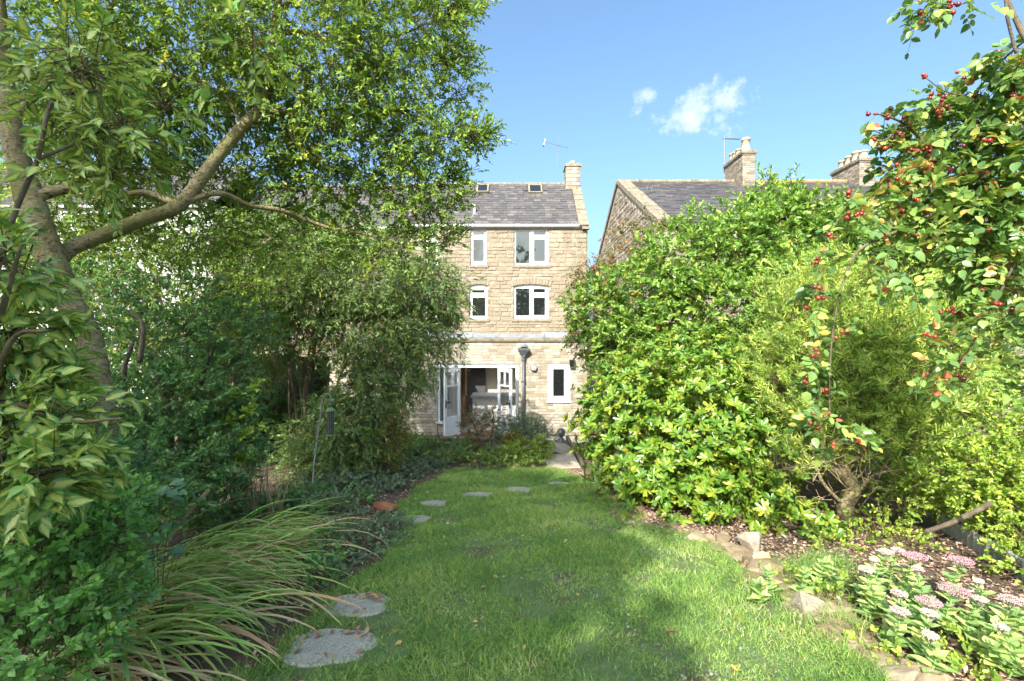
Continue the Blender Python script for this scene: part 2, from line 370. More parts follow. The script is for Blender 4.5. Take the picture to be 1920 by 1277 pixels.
ys = np.concatenate([[-400, -150, -60, -30, -15, -8, -5], np.arange(-3, 11.97, .14), [11.995, 12.03, 12.5, 13, 14, 16, 20, 26, 40, 70, 150, 400]])
Xg_, Yg_ = np.meshgrid(xs, ys)
Zg = np.vectorize(gz)(Yg_) + np.where((np.abs(Xg_) < 7) & (Yg_ < 11.95) & (Yg_ > -3), wob(Xg_, Yg_, .012), 0) - .012
# the beds stand a little proud of the lawn
inl = (Xg_ > xl(Yg_)-.05) & (Xg_ < xr(Yg_)+.05) & (Yg_ < 9)
Zg = np.where(inl, Zg-.02, Zg + np.where((np.abs(Xg_) < 7) & (Yg_ < 11.95) & (Yg_ > -3), .02, -.03))
tag(link('ground', grid_mesh('ground', Xg_, Yg_, Zg), M['soil']), 'dark bare soil of the garden beds and the ground beyond', kind='structure')
ly = np.concatenate([np.linspace(-20, -3.2, 20), np.linspace(-3, 8.95, 170)]); u = np.linspace(0, 1, 44)
LX = xl(ly)[:, None]*(1-u)+xr(ly)[:, None]*u; LY = np.repeat(ly[:, None], len(u), 1)
edge = np.minimum(u, 1-u)[None, :]*30; edge = np.minimum(1, np.minimum(edge, (8.95-LY)*8))
LZ = np.vectorize(gz)(LY) + wob(LX, LY, .008) - .02 + .03*edge
def lawn_z(x, y): return np.vectorize(gz)(y) + wob(x, y, .008) + .008
tag(link('lawn', grid_mesh('lawn', LX, LY, LZ), M['lawn']), 'worn green lawn running down to the house', kind='structure')

class JB:
    """joined pieces with one random value per piece"""
    def __init__(s): s.v = []; s.f = []; s.r = []
    def add(s, v, f, r):
        o = len(s.v); s.v += [tuple(p) for p in v]; s.f += [tuple(i+o for i in q) for q in f]; s.r += [r]*len(v)
    def block(s, x0, x1, z0, z1, y, out, rg, j=.004, inset=.006, r=None, T=None):
        """a wall piece standing `out` proud of the plane y, facing -y, its arrises rounded off"""
        jx = lambda: rg.uniform(-j, j)
        c = [(x0+jx(), z0+jx()), (x1+jx(), z0+jx()), (x1+jx(), z1+jx()), (x0+jx(), z1+jx())]
        mx_, mz_ = (x0+x1)/2, (z0+z1)/2
        v = [(a, y+.01, b) for a, b in c] + [(a, y-out*.55, b) for a, b in c]
        v += [(a+(inset if a < mx_ else -inset), y-out*(1+rg.uniform(-.25, .25)), b+(inset if b < mz_ else -inset)) for a, b in c]
        f = [(8, 9, 10, 11)]
        for k in range(4):
            n = (k+1) % 4
            f += [(k, n, n+4, k+4), (k+4, n+4, n+8, k+8)]
        if T: v = [T(*p) for p in v]
        s.add(v, f, rg.random() if r is None else r)
    def build(s, name, mat, parent, kind='stuff'):
        me = bpy.data.meshes.new(name); me.from_pydata(s.v, [], s.f)
        at = me.attributes.new('rnd', 'FLOAT', 'POINT'); at.data.foreach_set('value', np.array(s.r, np.float32)); me.update()
        o = link(name, me, mat, parent)
        if kind: o['kind'] = kind
        return o
def holed(mb, x0, x1, z0, z1, y0, y1, holes):
    """boxes that fill a rectangle except for its holes"""
    X = sorted({x0, x1} | {h[i] for h in holes for i in (0, 1)}); Z = sorted({z0, z1} | {h[i] for h in holes for i in (2, 3)})
    X = [a for a in X if x0 <= a <= x1]; Z = [a for a in Z if z0 <= a <= z1]
    for a, b in zip(X, X[1:]):
        run = None
        for c, d in zip(Z, Z[1:]):
            inside = any(h[0]-1e-6 <= a and b <= h[1]+1e-6 and h[2]-1e-6 <= c and d <= h[3]+1e-6 for h in holes)
            if inside:
                if run: mb.box(a, b, y0, y1, *run); run = None
            else: run = (run[0], d) if run else (c, d)
        if run: mb.box(a, b, y0, y1, *run)
    return mb
def courses(rg, x0, x1, z0, z1, hmin, hmax, wmin, wmax, holes, gap):
    """rows of stones that stop at the openings"""
    out = []; z = z0
    while z < z1-.04:
        h = rg.uniform(hmin, hmax); h = min(h, z1-z)
        if z1-z-h < .06: h = z1-z
        x = x0 - rg.uniform(0, wmin)
        while x < x1-.02:
            wd = rg.uniform(wmin, wmax); a, b = max(x, x0), min(x+wd, x1); x += wd
            if x1-x < .08: b = x1; x = x1
            parts = [(a, b)]
            for hx0, hx1, hz0, hz1 in holes:
                if z+h*.5 > hz0 and z+h*.5 < hz1:
                    n = []
                    for p, q in parts:
                        if q <= hx0 or p >= hx1: n.append((p, q))
                        else:
                            if p < hx0: n.append((p, hx0))
                            if q > hx1: n.append((hx1, q))
                    parts = n
            for p, q in parts:
                if q-p > .05:
                    zz0, zz1 = z, z+h
                    for hx0, hx1, hz0, hz1 in holes:            # trim the few that stick into an opening
                        if p < hx1 and q > hx0:
                            if zz0 < hz0 < zz1: zz1 = hz0
                            elif zz0 < hz1 < zz1: zz0 = hz1
                    out.append((p+gap/2, q-gap/2, zz0+gap/2, zz1-gap/2))
        z += h
    return out
def window(parent, outer, panes, y, wall_y, sill=True, mat='upvc', name='window', glass='glass', sill_z=.12, over=.09):
    """frame filling `outer` except for the panes; each pane and the sill are sub-parts"""
    x0, x1, z0, z1 = outer
    fr = holed(MB(), x0, x1, z0, z1, y, y+.07, panes).build(name, M[mat], parent)
    for a, b, c, d in panes:
        MB().box(a-.01, b+.01, y+.03, y+.045, c-.01, d+.01).build('pane', M[glass], fr)
        bd = MB(); t = .018                                     # glazing bead round each pane
        bd.box(a, a+t, y-.008, y+.028, c, d).box(b-t, b, y-.008, y+.028, c, d).box(a+t, b-t, y-.008, y+.028, c, c+t).box(a+t, b-t, y-.008, y+.028, d-t, d)
        bd.build('glazing_bead', M[mat], fr)
    if sill: MB().box(x0-over, x1+over, wall_y-.07, y+.01, z0-sill_z, z0-.002).build('sill', M['sill'], fr)
    return fr
SV = []                                                          # shared stone shapes
srg = random.Random(11)
for i in range(14):
    j = lambda a=.07: srg.uniform(-a, a)
    c = [(-.5+j(.05), -.5+j()), (j(.2), -.5+j(.05)), (.5+j(.05), -.5+j()), (.5+j(.05), .5+j()), (j(.2), .5+j(.05)), (-.5+j(.05), .5+j())]
    n = 6
    v = [(a, .3, b) for a, b in c]+[(a, -.5, b) for a, b in c]+[(a*.9+j(.02), -1+srg.uniform(-.3, .25), b*.84+j(.03)) for a, b in c]
    f = [tuple(range(12, 18))]+[(k, (k+1) % n, (k+1) % n+n, k+n) for k in range(n)]+[(k+n, (k+1) % n+n, (k+1) % n+2*n, k+2*n) for k in range(n)]
    me = bpy.data.meshes.new('wall_stone'); me.from_pydata(v, [], f); me.materials.append(M['stone']); me.update(); SV.append(me)
def piece(name, me, mat4, parent):
    o = bpy.data.objects.new(name, me); COL.objects.link(o); o.parent = parent
    o.matrix_parent_inverse = WORLD(parent).inverted(); o.matrix_basis = mat4
    return o

# ================================================================== the stone house
YM, SM = 21.4, F/21.4
def mx_(px): return (px-CX)/SM
def mz_(py): return EYE+(CY-py)/SM
HX0, HX1, HZ0, EAVE = -5.0, 3.33, -1.15, mz_(421)
house = empty('stone_house', (0, YM, HZ0), 'tall warm stone house with slate roof, white windows and a gable chimney', 'house')
def rect(a, b, t, bt): return (mx_(a), mx_(b), mz_(bt), mz_(t))
W = {
 'un': (rect(882, 912, 429, 497), [rect(886, 908.5, 432, 440.5), rect(886, 908, 447.5, 490)]),
 'uw': (rect(964, 1029, 429, 497), [rect(966.5, 993.5, 431.5, 494), rect(1000.5, 1024, 432, 440.5), rect(1000.5, 1023, 448, 490)]),
 'ln': (rect(880.5, 914, 533, 598), [rect(885, 909, 542.5, 549.5), rect(884.5, 910.5, 557, 593)]),
 'lw': (rect(963, 1029, 533, 598), [rect(966.5, 993.5, 539.5, 592.5), rect(1000, 1023, 540.5, 549), rect(1000, 1023, 557, 591.5)]),
 'fn': (rect(797, 821, 434, 497), [rect(800.5, 817.5, 438, 446), rect(800.5, 817.5, 453, 491)]),
 'gn': (rect(797, 821, 536, 598), [rect(800.5, 817.5, 540, 549), rect(800.5, 817.5, 556, 592)]),
}
openings = [W[k][0] for k in W]
openings_trim = [(o[0], o[1], o[2]-.13, o[3]) for o in openings]
hw = holed(MB(), HX0, HX1-.4, HZ0, EAVE, YM, YM+.38, openings).build('wall', M['mortar'], house)
RID_Y, RID_Z = YM+2.64, EAVE+2.62
gb = MB().prism_x([(YM, HZ0), (YM+5.28, HZ0), (YM+5.28, EAVE), (RID_Y, RID_Z), (YM, EAVE)], HX1-.4, HX1-.0)
gable = gb.build('gable_wall', M['mortar'], house)
MB().box(HX0, HX1-.4, YM+4.9, YM+5.28, HZ0, EAVE).build('back_wall', M['mortar'], house)
MB().box(HX0+.02, HX1-.41, YM+.6, YM+.65, HZ0, EAVE-.1).build('room_shade_sheet', M['dark_room'], house)  # added sheet, painted dark in place of the unlit rooms
rg = random.Random(3)
# arched heads over the lower windows: voussoirs and the little corners they leave
for key in ('ln', 'lw', 'gn'):
    x0, x1, z0, z1 = W[key][0]; wd = x1-x0; rise = .09 if x1-x0 > 1 else .06; rad = (wd*wd/4+rise*rise)/(2*rise); cxx, czz = (x0+x1)/2, z1-rad
    a0 = math.asin(wd/2/rad); n = max(7, int(wd/.115)) | 1
    sp = MB()
    for side in (-1, 1):
        pts = [(cxx+side*rad*math.sin(a0*k/6), czz+rad*math.cos(a0*k/6)) for k in range(7)]
        poly = pts+[(cxx+side*wd/2, z1)]
        if side == 1: poly = poly[::-1]
        sp.prism_y(poly[::-1] if side == 1 else poly[::-1], YM+.01, YM+.10)
    sp.build('arch_corner', M['mortar'], house)
    for k in range(n):
        am = a0*1.12*(2*(k+.5)/n-1); hgt = .29+rg.uniform(-.015, .015)
        m4 = Matrix.Translation((cxx+(rad+hgt/2)*math.sin(am), YM, czz+(rad+hgt/2)*math.cos(am))) @ Matrix.Rotation(am, 4, 'Y') @ Matrix.Diagonal((rad*2*a0*1.12/n-.012, .035, hgt, 1))
        piece('arch_stone', SV[rg.randrange(14)], m4, house)
arch_zone = [(o[0]-.08, o[1]+.08, o[3]-.14, o[3]+.29) for o in (W['ln'][0], W['lw'][0], W['gn'][0])]
sv = JB(); cnt = 0
CS = courses(rg, HX0, HX1, HZ0+2.6, EAVE-.02, .11, .23, .20, .60, openings_trim+arch_zone, .02)
vis = lambda q: (q[0]+q[1])/2 > -3.0 and q[3] > 1.75
big = set(sorted([q for q in CS if vis(q)], key=lambda q: -(q[1]-q[0])*(q[3]-q[2]))[:270])
for q in CS:
    x0, x1, z0, z1 = q
    if q in big:
        cnt += 1
        piece('wall_stone', SV[rg.randrange(14)], Matrix.Translation(((x0+x1)/2, YM, (z0+z1)/2)) @ Matrix.Rotation(rg.uniform(-.02, .02), 4, 'Y') @ Matrix.Diagonal((x1-x0, rg.uniform(.014, .042), (z1-z0)*rg.uniform(.95, 1.12), 1)), hw)
    else: sv.block(x0, x1, z0, z1, YM, rg.uniform(.01, .028), rg, .018, .018)
# gable stones: the side that faces +x
TG = lambda x, y, z: (HX1-(y-0), x, z)
for x0, x1, z0, z1 in courses(rg, YM, YM+5.28, HZ0, RID_Z-.3, .15, .29, .24, .7, [], .02):
    top = EAVE+min((x0-YM), (YM+5.28-x1))*.99-.1
    if z1 < top: sv.block(x0, x1, z0, z1, 0, rg.uniform(.015, .04), rg, .01, .015, T=lambda x, y, z: (HX1-y, x, z))
sv.build('wall_stones', M['stone_far'], hw)
for k in W:
    window(house, W[k][0], W[k][1], YM+.10, YM)
# roof
TH = math.atan2(RID_Z-EAVE, RID_Y-YM); CT, ST = math.cos(TH), math.sin(TH)
def slope(Y0, Z0, ct, st): return lambda a, b, c: (a, Y0+b*ct-c*st, Z0+b*st+c*ct)
def slates(rg, x0, x1, length, T, expo=.215, wd=.29, skip=()):
    jb = JB(); nrow = int(length/expo)
    for i in range(nrow+1):
        b0 = i*expo-.04; b1 = min(b0+expo*1.7, length); x = x0-(i % 2)*wd*.5-rg.uniform(0, .05)
        if b1-b0 < .03: continue
        while x < x1-.01:
            ww = wd*rg.uniform(.8, 1.2); a, b = max(x, x0), min(x+ww-.006, x1); x += ww
            if b-a < .03 or any(a < s1 and b > s0 and b0+.02 < t1 and b0+expo > t0 for s0, s1, t0, t1 in skip): continue
            c = rg.uniform(.02, .034); d = rg.uniform(-.012, .012); db = rg.uniform(-.008, .008)
            q = [(a, b0+db, c), (b, b0+db+d*.4, c), (b, b1, .004), (a, b1, .004)]
            v = [T(*p) for p in q]+[T(p[0], p[1], p[2]+.012) for p in q]
            jb.add(v, [(4, 5, 6, 7), (0, 1, 5, 4), (1, 2, 6, 5), (3, 0, 4, 7)], rg.random())
    return jb
SL = math.hypot(RID_Y-YM, RID_Z-EAVE)+.17
Y0, Z0 = YM-.17*CT, EAVE-.17*ST+.03
T1 = slope(Y0, Z0, CT, ST)
def on_roof(px, py):
    k = (CY-py)/F; t = math.tan(TH); d = (EYE-Z0+Y0*t)/(t-k); p = P(px, py, d)
    return p.x, (p.y-Y0)/CT
roof = MB()
roof.prism_x([(Y0, Z0-.10), (RID_Y, RID_Z-.06), (YM+5.4, EAVE-.2), (YM+5.4, EAVE-.05), (RID_Y, RID_Z+.02), (Y0, Z0-.005)], HX0, HX1-.36)
roof = roof.build('roof', M['slate'], house)
sk = []
for a, b, t_, bt in ((893, 917, 348.5, 362.5), (991, 1016, 349, 363.5)):
    xa, bb = on_roof(a, bt); xb, bt2 = on_roof(b, t_); sk.append((xa, xb, bb, bt2))
slates(rg, HX0, HX1-.36, SL-.05, T1, skip=sk).build('slates', M['slate'], roof)
rd = MB()
for i in range(19):
    a = HX0+i*.45; rd.tube([(a, RID_Y, RID_Z+.035), (min(a+.44, HX1-.4), RID_Y, RID_Z+.035)], [.085, .08], 8)
rd.build('ridge_tile', M['coping'], roof)
for s0, s1, t0, t1 in sk:
    fr = JB()
    f_ = MB()
    def bx3(mb, a0, a1, b0, b1, c0, c1):
        v = [T1(a, b, c) for c in (c0, c1) for a, b in ((a0, b0), (a1, b0), (a1, b1), (a0, b1))]
        mb.add(v, [(0, 3, 2, 1), (4, 5, 6, 7), (0, 1, 5, 4), (1, 2, 6, 5), (2, 3, 7, 6), (3, 0, 4, 7)])
    e = .075
    bx3(f_, s0, s0+e, t0, t1, 0, .10); bx3(f_, s1-e, s1, t0, t1, 0, .10); bx3(f_, s0+e, s1-e, t0, t0+e, 0, .10); bx3(f_, s0+e, s1-e, t1-e, t1, 0, .10)
    so_ = f_.build('skylight', M['coping'], house)
    g_ = MB(); bx3(g_, s0+e-.01, s1-e+.01, t0+e-.01, t1-e+.01, .05, .07); g_.build('pane', M['glass'], so_)
# verge: raised coping stones down the gable
vg = random.Random(9)
for i in range(9):
    b0, b1 = i*(SL+.12)/9-.08, (i+1)*(SL+.12)/9-.095
    cp = MB(); v = [T1(a, b, c) for c in (-.02, .115+vg.uniform(-.015, .015)) for a, b in ((HX1-.37, b0), (HX1+.06, b0), (HX1+.06, b1), (HX1-.37, b1))]
    cp.add(v, [(0, 3, 2, 1), (4, 5, 6, 7), (0, 1, 5, 4), (1, 2, 6, 5), (2, 3, 7, 6), (3, 0, 4, 7)]); cp.build('coping_stone', M['coping'], house)
MB().box(HX1-.22, HX1+.1, YM-.2, YM+.1, EAVE-.24, EAVE-.1).build('kneeler_stone', M['coping'], house)
# gutter and its fascia
gt = MB(); gy = YM-.14; gzz = EAVE-.08
prof = [(-.06, .05), (-.06, 0), (-.035, -.045), (.03, -.045), (.06, 0), (.06, .05)]
gt.prism_x([(gy+a, gzz+b) for a, b in prof][::-1], HX0, HX1-.14)
gt.build('gutter', M['upvc'], house)
MB().box(HX0, HX1-.22, YM-.075, YM+.005, EAVE-.17, EAVE-.04).build('fascia', M['upvc'], house)
xv, bv = on_roof(889.5, 401)
vp = T1(xv, bv, 0); MB().tube([vp, (vp[0], vp[1], vp[2]+.42)], .055, 10).build('vent_pipe', M['upvc'], house)
# chimney on the gable
cx0, cx1, cyy0, cyy1 = HX1-.66, HX1+.02, RID_Y-.42, RID_Y+.42
ctop = EYE+(CY-312)/F*(cyy0)
ch = MB().box(cx0, cx1, cyy0, cyy1, RID_Z-.6, ctop).build('chimney', M['mortar'], house)
def stack_blocks(rg, x0, x1, y0, y1, z0, z1, hmin, hmax, wmin, wmax, out=.02, gap=.012):
    jb = JB()
    for a, b, c, d in courses(rg, x0, x1, z0, z1, hmin, hmax, wmin, wmax, [], gap): jb.block(a, b, c, d, y0, out, rg, .004, .008)
    for a, b, c, d in courses(rg, y0, y1, z0, z1, hmin, hmax, wmin, wmax, [], gap):
        jb.block(a, b, c, d, 0, out, rg, .004, .008, T=lambda x, y, z: (x0+y, x, z)); jb.block(a, b, c, d, 0, out, rg, .004, .008, T=lambda x, y, z: (x1-y, x, z))
    return jb
stack_blocks(rg, cx0, cx1, cyy0, cyy1, RID_Z-.55, ctop-.01, .14, .22, .2, .42).build('chimney_blocks', M['gable'], ch)
MB().box(cx0-.06, cx1+.06, cyy0-.06, cyy1+.06, ctop, ctop+.11).box(cx0+.02, cx1-.02, cyy0+.02, cyy1-.02, ctop+.11, ctop+.18).build('chimney_cap', M['coping'], ch)
MB().lathe([(.16, 0), (.15, .12), (.17, .2), (.13, .22)], ((cx0+cx1)/2+.02, RID_Y, ctop+.17), 14).build('chimney_pot', M['clay'], ch, True)
def antenna(base, top, boom0, boom1, n, parent, half=.16):
    a = MB().tube([base, top], .02, 6).build('aerial_mast', M['aerial'], parent)
    b = MB().tube([boom0, boom1], .014, 5)
    v0, v1 = Vector(boom0), Vector(boom1); side = (v1-v0).cross(Vector((0, 1, 0))).normalized()*half*.35+Vector((0, half, 0))
    for i in range(n):
        p = v0.lerp(v1, (i+.3)/n); b.tube([p-side, p+side], .008, 4)
    b.build('aerial_boom', M['aerial'], a)
D_ = RID_Y
antenna(P(1046, 316, D_), P(1046, 270, D_), P(1020, 265.5, D_), P(1065, 277.5, D_), 11, house)
MB().box(-.02, .02, 0, .3, -.16, .16, Matrix.Translation(P(1021, 266, D_)) @ Matrix.Rotation(.3, 4, 'Y')).build('aerial_reflector', M['galv'], house)

# ---- the next house of the row and a white rendered one beyond it, seen through leaves
def plain_house(name, label, x0, x1, y, eave, rid, wall, rows, roofmat='slate', stones=False):
    h = empty(name, ((x0+x1)/2, y, HZ0), label, 'house')
    ops = []
    for c in np.arange(x0+1.6, x1-1.2, 2.7):
        for z in rows: ops.append((c-.45, c+.45, z, z+1.35))
    holed(MB(), x0, x1, HZ0, eave, y, y+.35, ops).build('wall', M[wall], h)
    MB().box(x0, x0+.3, y+.35, y+5, HZ0, eave).box(x1-.3, x1, y+.35, y+5, HZ0, eave).box(x0+.3, x1-.3, y+4.7, y+5, HZ0, eave).build('side_wall', M[wall], h)
    MB().box(x0+.31, x1-.31, y+.7, y+.75, HZ0, eave-.1).build('room_shade_sheet', M['dark_room'], h)  # dark-painted sheet again standing for unlit rooms
    for o in ops: window(h, o, [(o[0]+.06, o[1]-.06, o[2]+.06, o[2]+.85), (o[0]+.06, o[1]-.06, o[2]+.93, o[3]-.06)], y+.1, y)
    rz, ry = rid, y+2.5
    th = math.atan2(rz-eave, 2.5); T = slope(y-.15*math.cos(th), eave-.15*math.sin(th)+.03, math.cos(th), math.sin(th))
    r = MB().prism_x([(y-.15, eave-.15), (ry, rz-.06), (y+5.15, eave-.15), (y+5.15, eave-.05), (ry, rz+.02), (y-.15, eave-.08)], x0-.05, x1+.05).build('roof', M[roofmat], h)
    slates(rg, x0-.05, x1+.05, math.hypot(2.5, rz-eave)+.1, T).build('slates', M['slate'], r)
    MB().tube([(x0-.05, ry, rz+.03), (x1+.05, ry, rz+.03)], .09, 8).build('ridge_tile', M['coping'], r)
    MB().prism_x([(y-.13+a, eave-.1+b) for a, b in prof][::-1], x0, x1).build('gutter', M['upvc'], h)
    if stones:
        jb = JB()
        for a, b, c, d in courses(rg, x0, x1, HZ0+1.5, eave-.02, .15, .29, .24, .72, [(o[0], o[1], o[2]-.13, o[3]) for o in ops], .02): jb.block(a, b, c, d, y, rg.uniform(.015, .04), rg, .012, .015)
        jb.build('wall_stones', M['stone_far'], h)
    return h
plain_house('stone_house', 'stone house adjoining on the left, seen only through the tree', -12.4, -5.02, YM+.02, EAVE-.1, RID_Z-.15, 'mortar', (1.9, 4.4), stones=True)
plain_house('white_house', 'white rendered house glimpsed through gaps in the leaves', -25, -12.6, YM-1.2, 7.4, 9.8, 'render', (.9, 3.2, 5.5))

# ================================================================== the single-storey extension
YE, SE = 14.06, F/14.06
def ex(px): return (px-CX)/SE
def ez(py): return EYE+(CY-py)/SE
EX0, EX1, EZ0, EZ1 = -3.6, ex(1093.5), -1.09, ez(641)
ext = empty('flat_roofed_extension', ((EX0+EX1)/2, YE, EZ0), 'pale brick single storey extension with open french doors below the stone house', 'extension')
door_o = (ex(820), ex(971.5), EZ0-.02, ez(683)); win_o = (ex(1027), ex(1069), ez(752.5), ez(683))
low_l = (ex(820), -1.53, EZ0-.02, ez(794)); low_r = (-.40, ex(971.5), EZ0-.02, ez(794))
ew = holed(MB(), EX0, EX1, EZ0, EZ1, YE, YE+.28, [door_o, win_o]).build('wall', M['brick_mortar'], ext)
dz0 = ez(794)
for a, b, *_ in (low_l, low_r): MB().box(a, b, YE+.03, YE+.25, EZ0, dz0-.001).build('dwarf_wall', M['brick_mortar'], ext)
MB().box(EX0, EX0+.28, YE+.28, YM-.01, EZ0, EZ1).box(EX1-.28, EX1, YE+.28, YM-.01, EZ0, EZ1).build('side_wall', M['brick_mortar'], ext)
RL = (-2.3, .2, YE+.9, YE+3.0)                                  # unseen roof opening, added to brighten the kitchen
def ring(x0, x1, y0, y1, z0, z1, h): return MB().box(x0, h[0], y0, y1, z0, z1).box(h[1], x1, y0, y1, z0, z1).box(h[0], h[1], y0, h[2], z0, z1).box(h[0], h[1], h[3], y1, z0, z1)
ring(EX0+.28, EX1-.28, YE+.28, YM-.01, EZ1-.22, EZ1-.1, RL).build('flat_roof', M['lead'], ext)
ring(EX0+.28, EX1-.28, YE+.28, YE+6.0, EZ1-.6, EZ1-.56, RL).build('ceiling', M['inner_white'], ext)
rl_ = ring(RL[0]-.1, RL[1]+.1, RL[2]-.1, RL[3]+.1, EZ1-.56, EZ1-.08, RL).build('added_rooflight', M['inner_white'], ext)
MB().box(RL[0], RL[1], RL[2], RL[3], EZ1-.12, EZ1-.1).build('pane', M['clear'], rl_)
bj = JB()
for x0, x1, z0, z1 in courses(rg, EX0, EX1, EZ0, EZ1-.005, .084, .092, .19, .27, [door_o, win_o], .012): bj.block(x0, x1, z0, z1, YE, rg.uniform(.006, .014), rg, .003, .006)
for x0, x1, z0, z1 in courses(rg, YE, YM-.02, EZ0, EZ1-.005, .084, .092, .19, .27, [], .012): bj.block(x0, x1, z0, z1, 0, .01, rg, .003, .006, T=lambda x, y, z: (EX1-y, x, z))
for a, b, c, d in [q for h in (low_l, low_r) for q in courses(rg, h[0], h[1], EZ0, dz0-.005, .084, .092, .19, .27, [], .012)]: bj.block(a, b, c, d, YE+.03, .01, rg, .003, .006)
bj.build('bricks', M['brick'], ew)
# coping: a moulded course with lead dressed over the back of it
x = EX0-.05
while x < EX1+.04:
    x2 = min(x+rg.uniform(.7, 1.1), EX1+.05); dzc = rg.uniform(-.006, .006)
    MB().prism_x([(YE-.07, EZ1+.045+dzc), (YE-.05, EZ1), (YE+.34, EZ1), (YE+.34, EZ1+.13), (YE+.02, EZ1+.13+dzc), (YE-.07, EZ1+.10+dzc)], x, x2-.006).build('coping_stone', M['coping'], ext); x = x2
x = EX0
while x < EX1-.02:
    x2 = min(x+rg.uniform(.5, 1.5), EX1)
    t_ = EZ1+.13+rg.uniform(.09, .17)
    MB().prism_x([(YE+.10, EZ1+.131), (YE+.34, EZ1+.131), (YE+.34, t_), (YE+.22, t_+rg.uniform(0, .02)), (YE+.13, EZ1+.16)], x, x2-rg.uniform(.0, .05)).build('lead_flashing', M['lead'], ext); x = x2
# french doors: fixed side lights, an opening between, two leaves swung out
fx0, fx1, fz1 = door_o[0], door_o[1], door_o[3]; hl, hr = -1.53, -.40; fy = YE+.02
f_ = MB(); t_ = .075
f_.box(fx0, fx1, fy, fy+.1, fz1-.10, fz1).box(fx0, fx0+t_, fy, fy+.1, dz0, fz1-.10).box(fx1-t_, fx1, fy, fy+.1, dz0, fz1-.10)
f_.box(hl-t_, hl, fy, fy+.1, EZ0, fz1-.10).box(hr, hr+t_, fy, fy+.1, EZ0, fz1-.10)
f_.box(fx0-.04, hl-t_-.001, fy-.07, fy+.1, dz0, dz0+.06).box(hr+t_+.001, fx1+.04, fy-.07, fy+.1, dz0, dz0+.06)
df = f_.build('door_frame', M['blue_white'], ext)
for a, b in ((fx0+t_, hl-t_), (hr+t_, fx1-t_)): MB().box(a, b, fy+.04, fy+.055, dz0+.06, fz1-.10).build('pane', M['clear'], df)
MB().box(hl, hr, fy-.06, fy+.26, EZ0-.02, EZ0+.045).build('threshold', M['wood'], df)
def leaf_door(hx, ang, s):
    """a glazed leaf hinged at hx; local x runs from the hinge to the free edge"""
    MT = Matrix.Translation((hx, fy, EZ0+.05)) @ Matrix.Rotation(ang, 4, 'Z')
    H_, W_, t = fz1-.10-EZ0-.06, .63, .045
    st, rl, bot = .085, .10, .56
    b = MB()
    for q in ((0, st, 0, H_), (W_-st, W_, 0, H_), (st, W_-st, H_-rl, H_), (st, W_-st, 0, bot), (st, W_-st, H_-.52, H_-.475)):
        b.box(q[0], q[1], -t/2, t/2, q[2], q[3], MT)
    b.box(W_/2-.018, W_/2+.018, -t/2, t/2, H_-.475, H_-rl, MT)
    o = b.build('door_leaf', M['white'], ext)
    pn = MB()
    for z in (.09, .25, .41):                                  # three bevelled boards in the lower panel
        for sd in (-1, 1): pn.box(st+.02, W_-st-.02, sd*(t/2), sd*(t/2+.012), z, z+.13, MT)
    pn.build('door_panel', M['white'], o)
    for q in ((st, W_-st, bot, H_-.52), (st, W_/2-.018, H_-.475, H_-rl), (W_/2+.018, W_-st, H_-.475, H_-rl)):
        MB().box(q[0], q[1], -.006, .006, q[2], q[3], MT).build('pane', M['clear'], o)
    hb = MB()
    for sd in (-1, 1):
        hb.box(W_-.06, W_-.025, sd*t/2, sd*(t/2+.01), .82, 1.05, MT)
        hb.box(W_-.17, W_-.03, sd*(t/2+.035), sd*(t/2+.055), .96, .985, MT); hb.box(W_-.05, W_-.03, sd*(t/2+.01), sd*(t/2+.035), .96, .985, MT)
    hb.build('door_handle', M['black'], o)
leaf_door(hl, R(180+52), 1)
leaf_door(hr, R(-52), -1)
# window, downpipe, lamps
window(ext, win_o, [(ex(1036), ex(1059), ez(744), ez(691))], YE+.015, YE, False)
wb = window  # (frame is wide and flush, no stone sill)
MB().box(win_o[0]-.04, win_o[1]+.04, YE-.05, YE+.02, win_o[2]-.035, win_o[2]+.001).build('window_ledge', M['upvc'], ext)
px_ = ex(981.5)
dp = MB().tube([(px_, YE-.09, ez(668)), (px_, YE-.09, EZ0)], .038, 12).build('downpipe', M['iron'], ext, True)
cl = MB()
for z in (ez(675), ez(715), ez(752), ez(790)): cl.tube([(px_, YE-.09, z-.03), (px_, YE-.09, z+.03)], .047, 12).box(px_-.07, px_+.07, YE-.03, YE-.01, z-.02, z+.02)
cl.build('pipe_collar', M['iron'], dp)
hz = ez(668)
hp = MB(); lv = [(.05, .045, hz-.02), (.05, .045, hz+.03), (.155, .11, hz+.17), (.165, .12, hz+.18), (.165, .12, hz+.24)]
v = []; f = []
for a, b, z in lv: v += [(px_-a, YE-.12-b+.02, z), (px_+a, YE-.12-b+.02, z), (px_+a, YE-.012, z), (px_-a, YE-.012, z)]
for i in range(len(lv)-1):
    for k in range(4): f.append((i*4+k, i*4+(k+1) % 4, (i+1)*4+(k+1) % 4, (i+1)*4+k))
f += [(3, 2, 1, 0), (16, 17, 18, 19)]
hp.add(v, f); hp.build('hopper_head', M['iron'], dp)
MB().box(px_-.085, px_+.085, YE-.15, YE+.02, hz+.27, hz+.36).box(px_-.06, px_+.06, YE-.16, YE-.151, hz+.285, hz+.345).build('roof_outlet', M['lead'], dp)
lp = empty('bulkhead_lamp', (ex(1001), YE, ez(690.5)), 'round grey bulkhead lamp on the pale brick wall between downpipe and window', 'lamp')
c_ = Vector((ex(1001), YE-.01, ez(690.5))); RX = Matrix.Rotation(R(90), 4, 'X')
MB().lathe([(.105, 0), (.105, .03), (.095, .045)], c_, 20, RX).build('base', M['iron'], lp, True)
MB().lathe([(.085, .04), (.08, .07), (.06, .10), (.03, .115), (.004, .118)], c_, 20, RX).build('lamp_glass', M['upvc'], lp, True)
cg = MB()
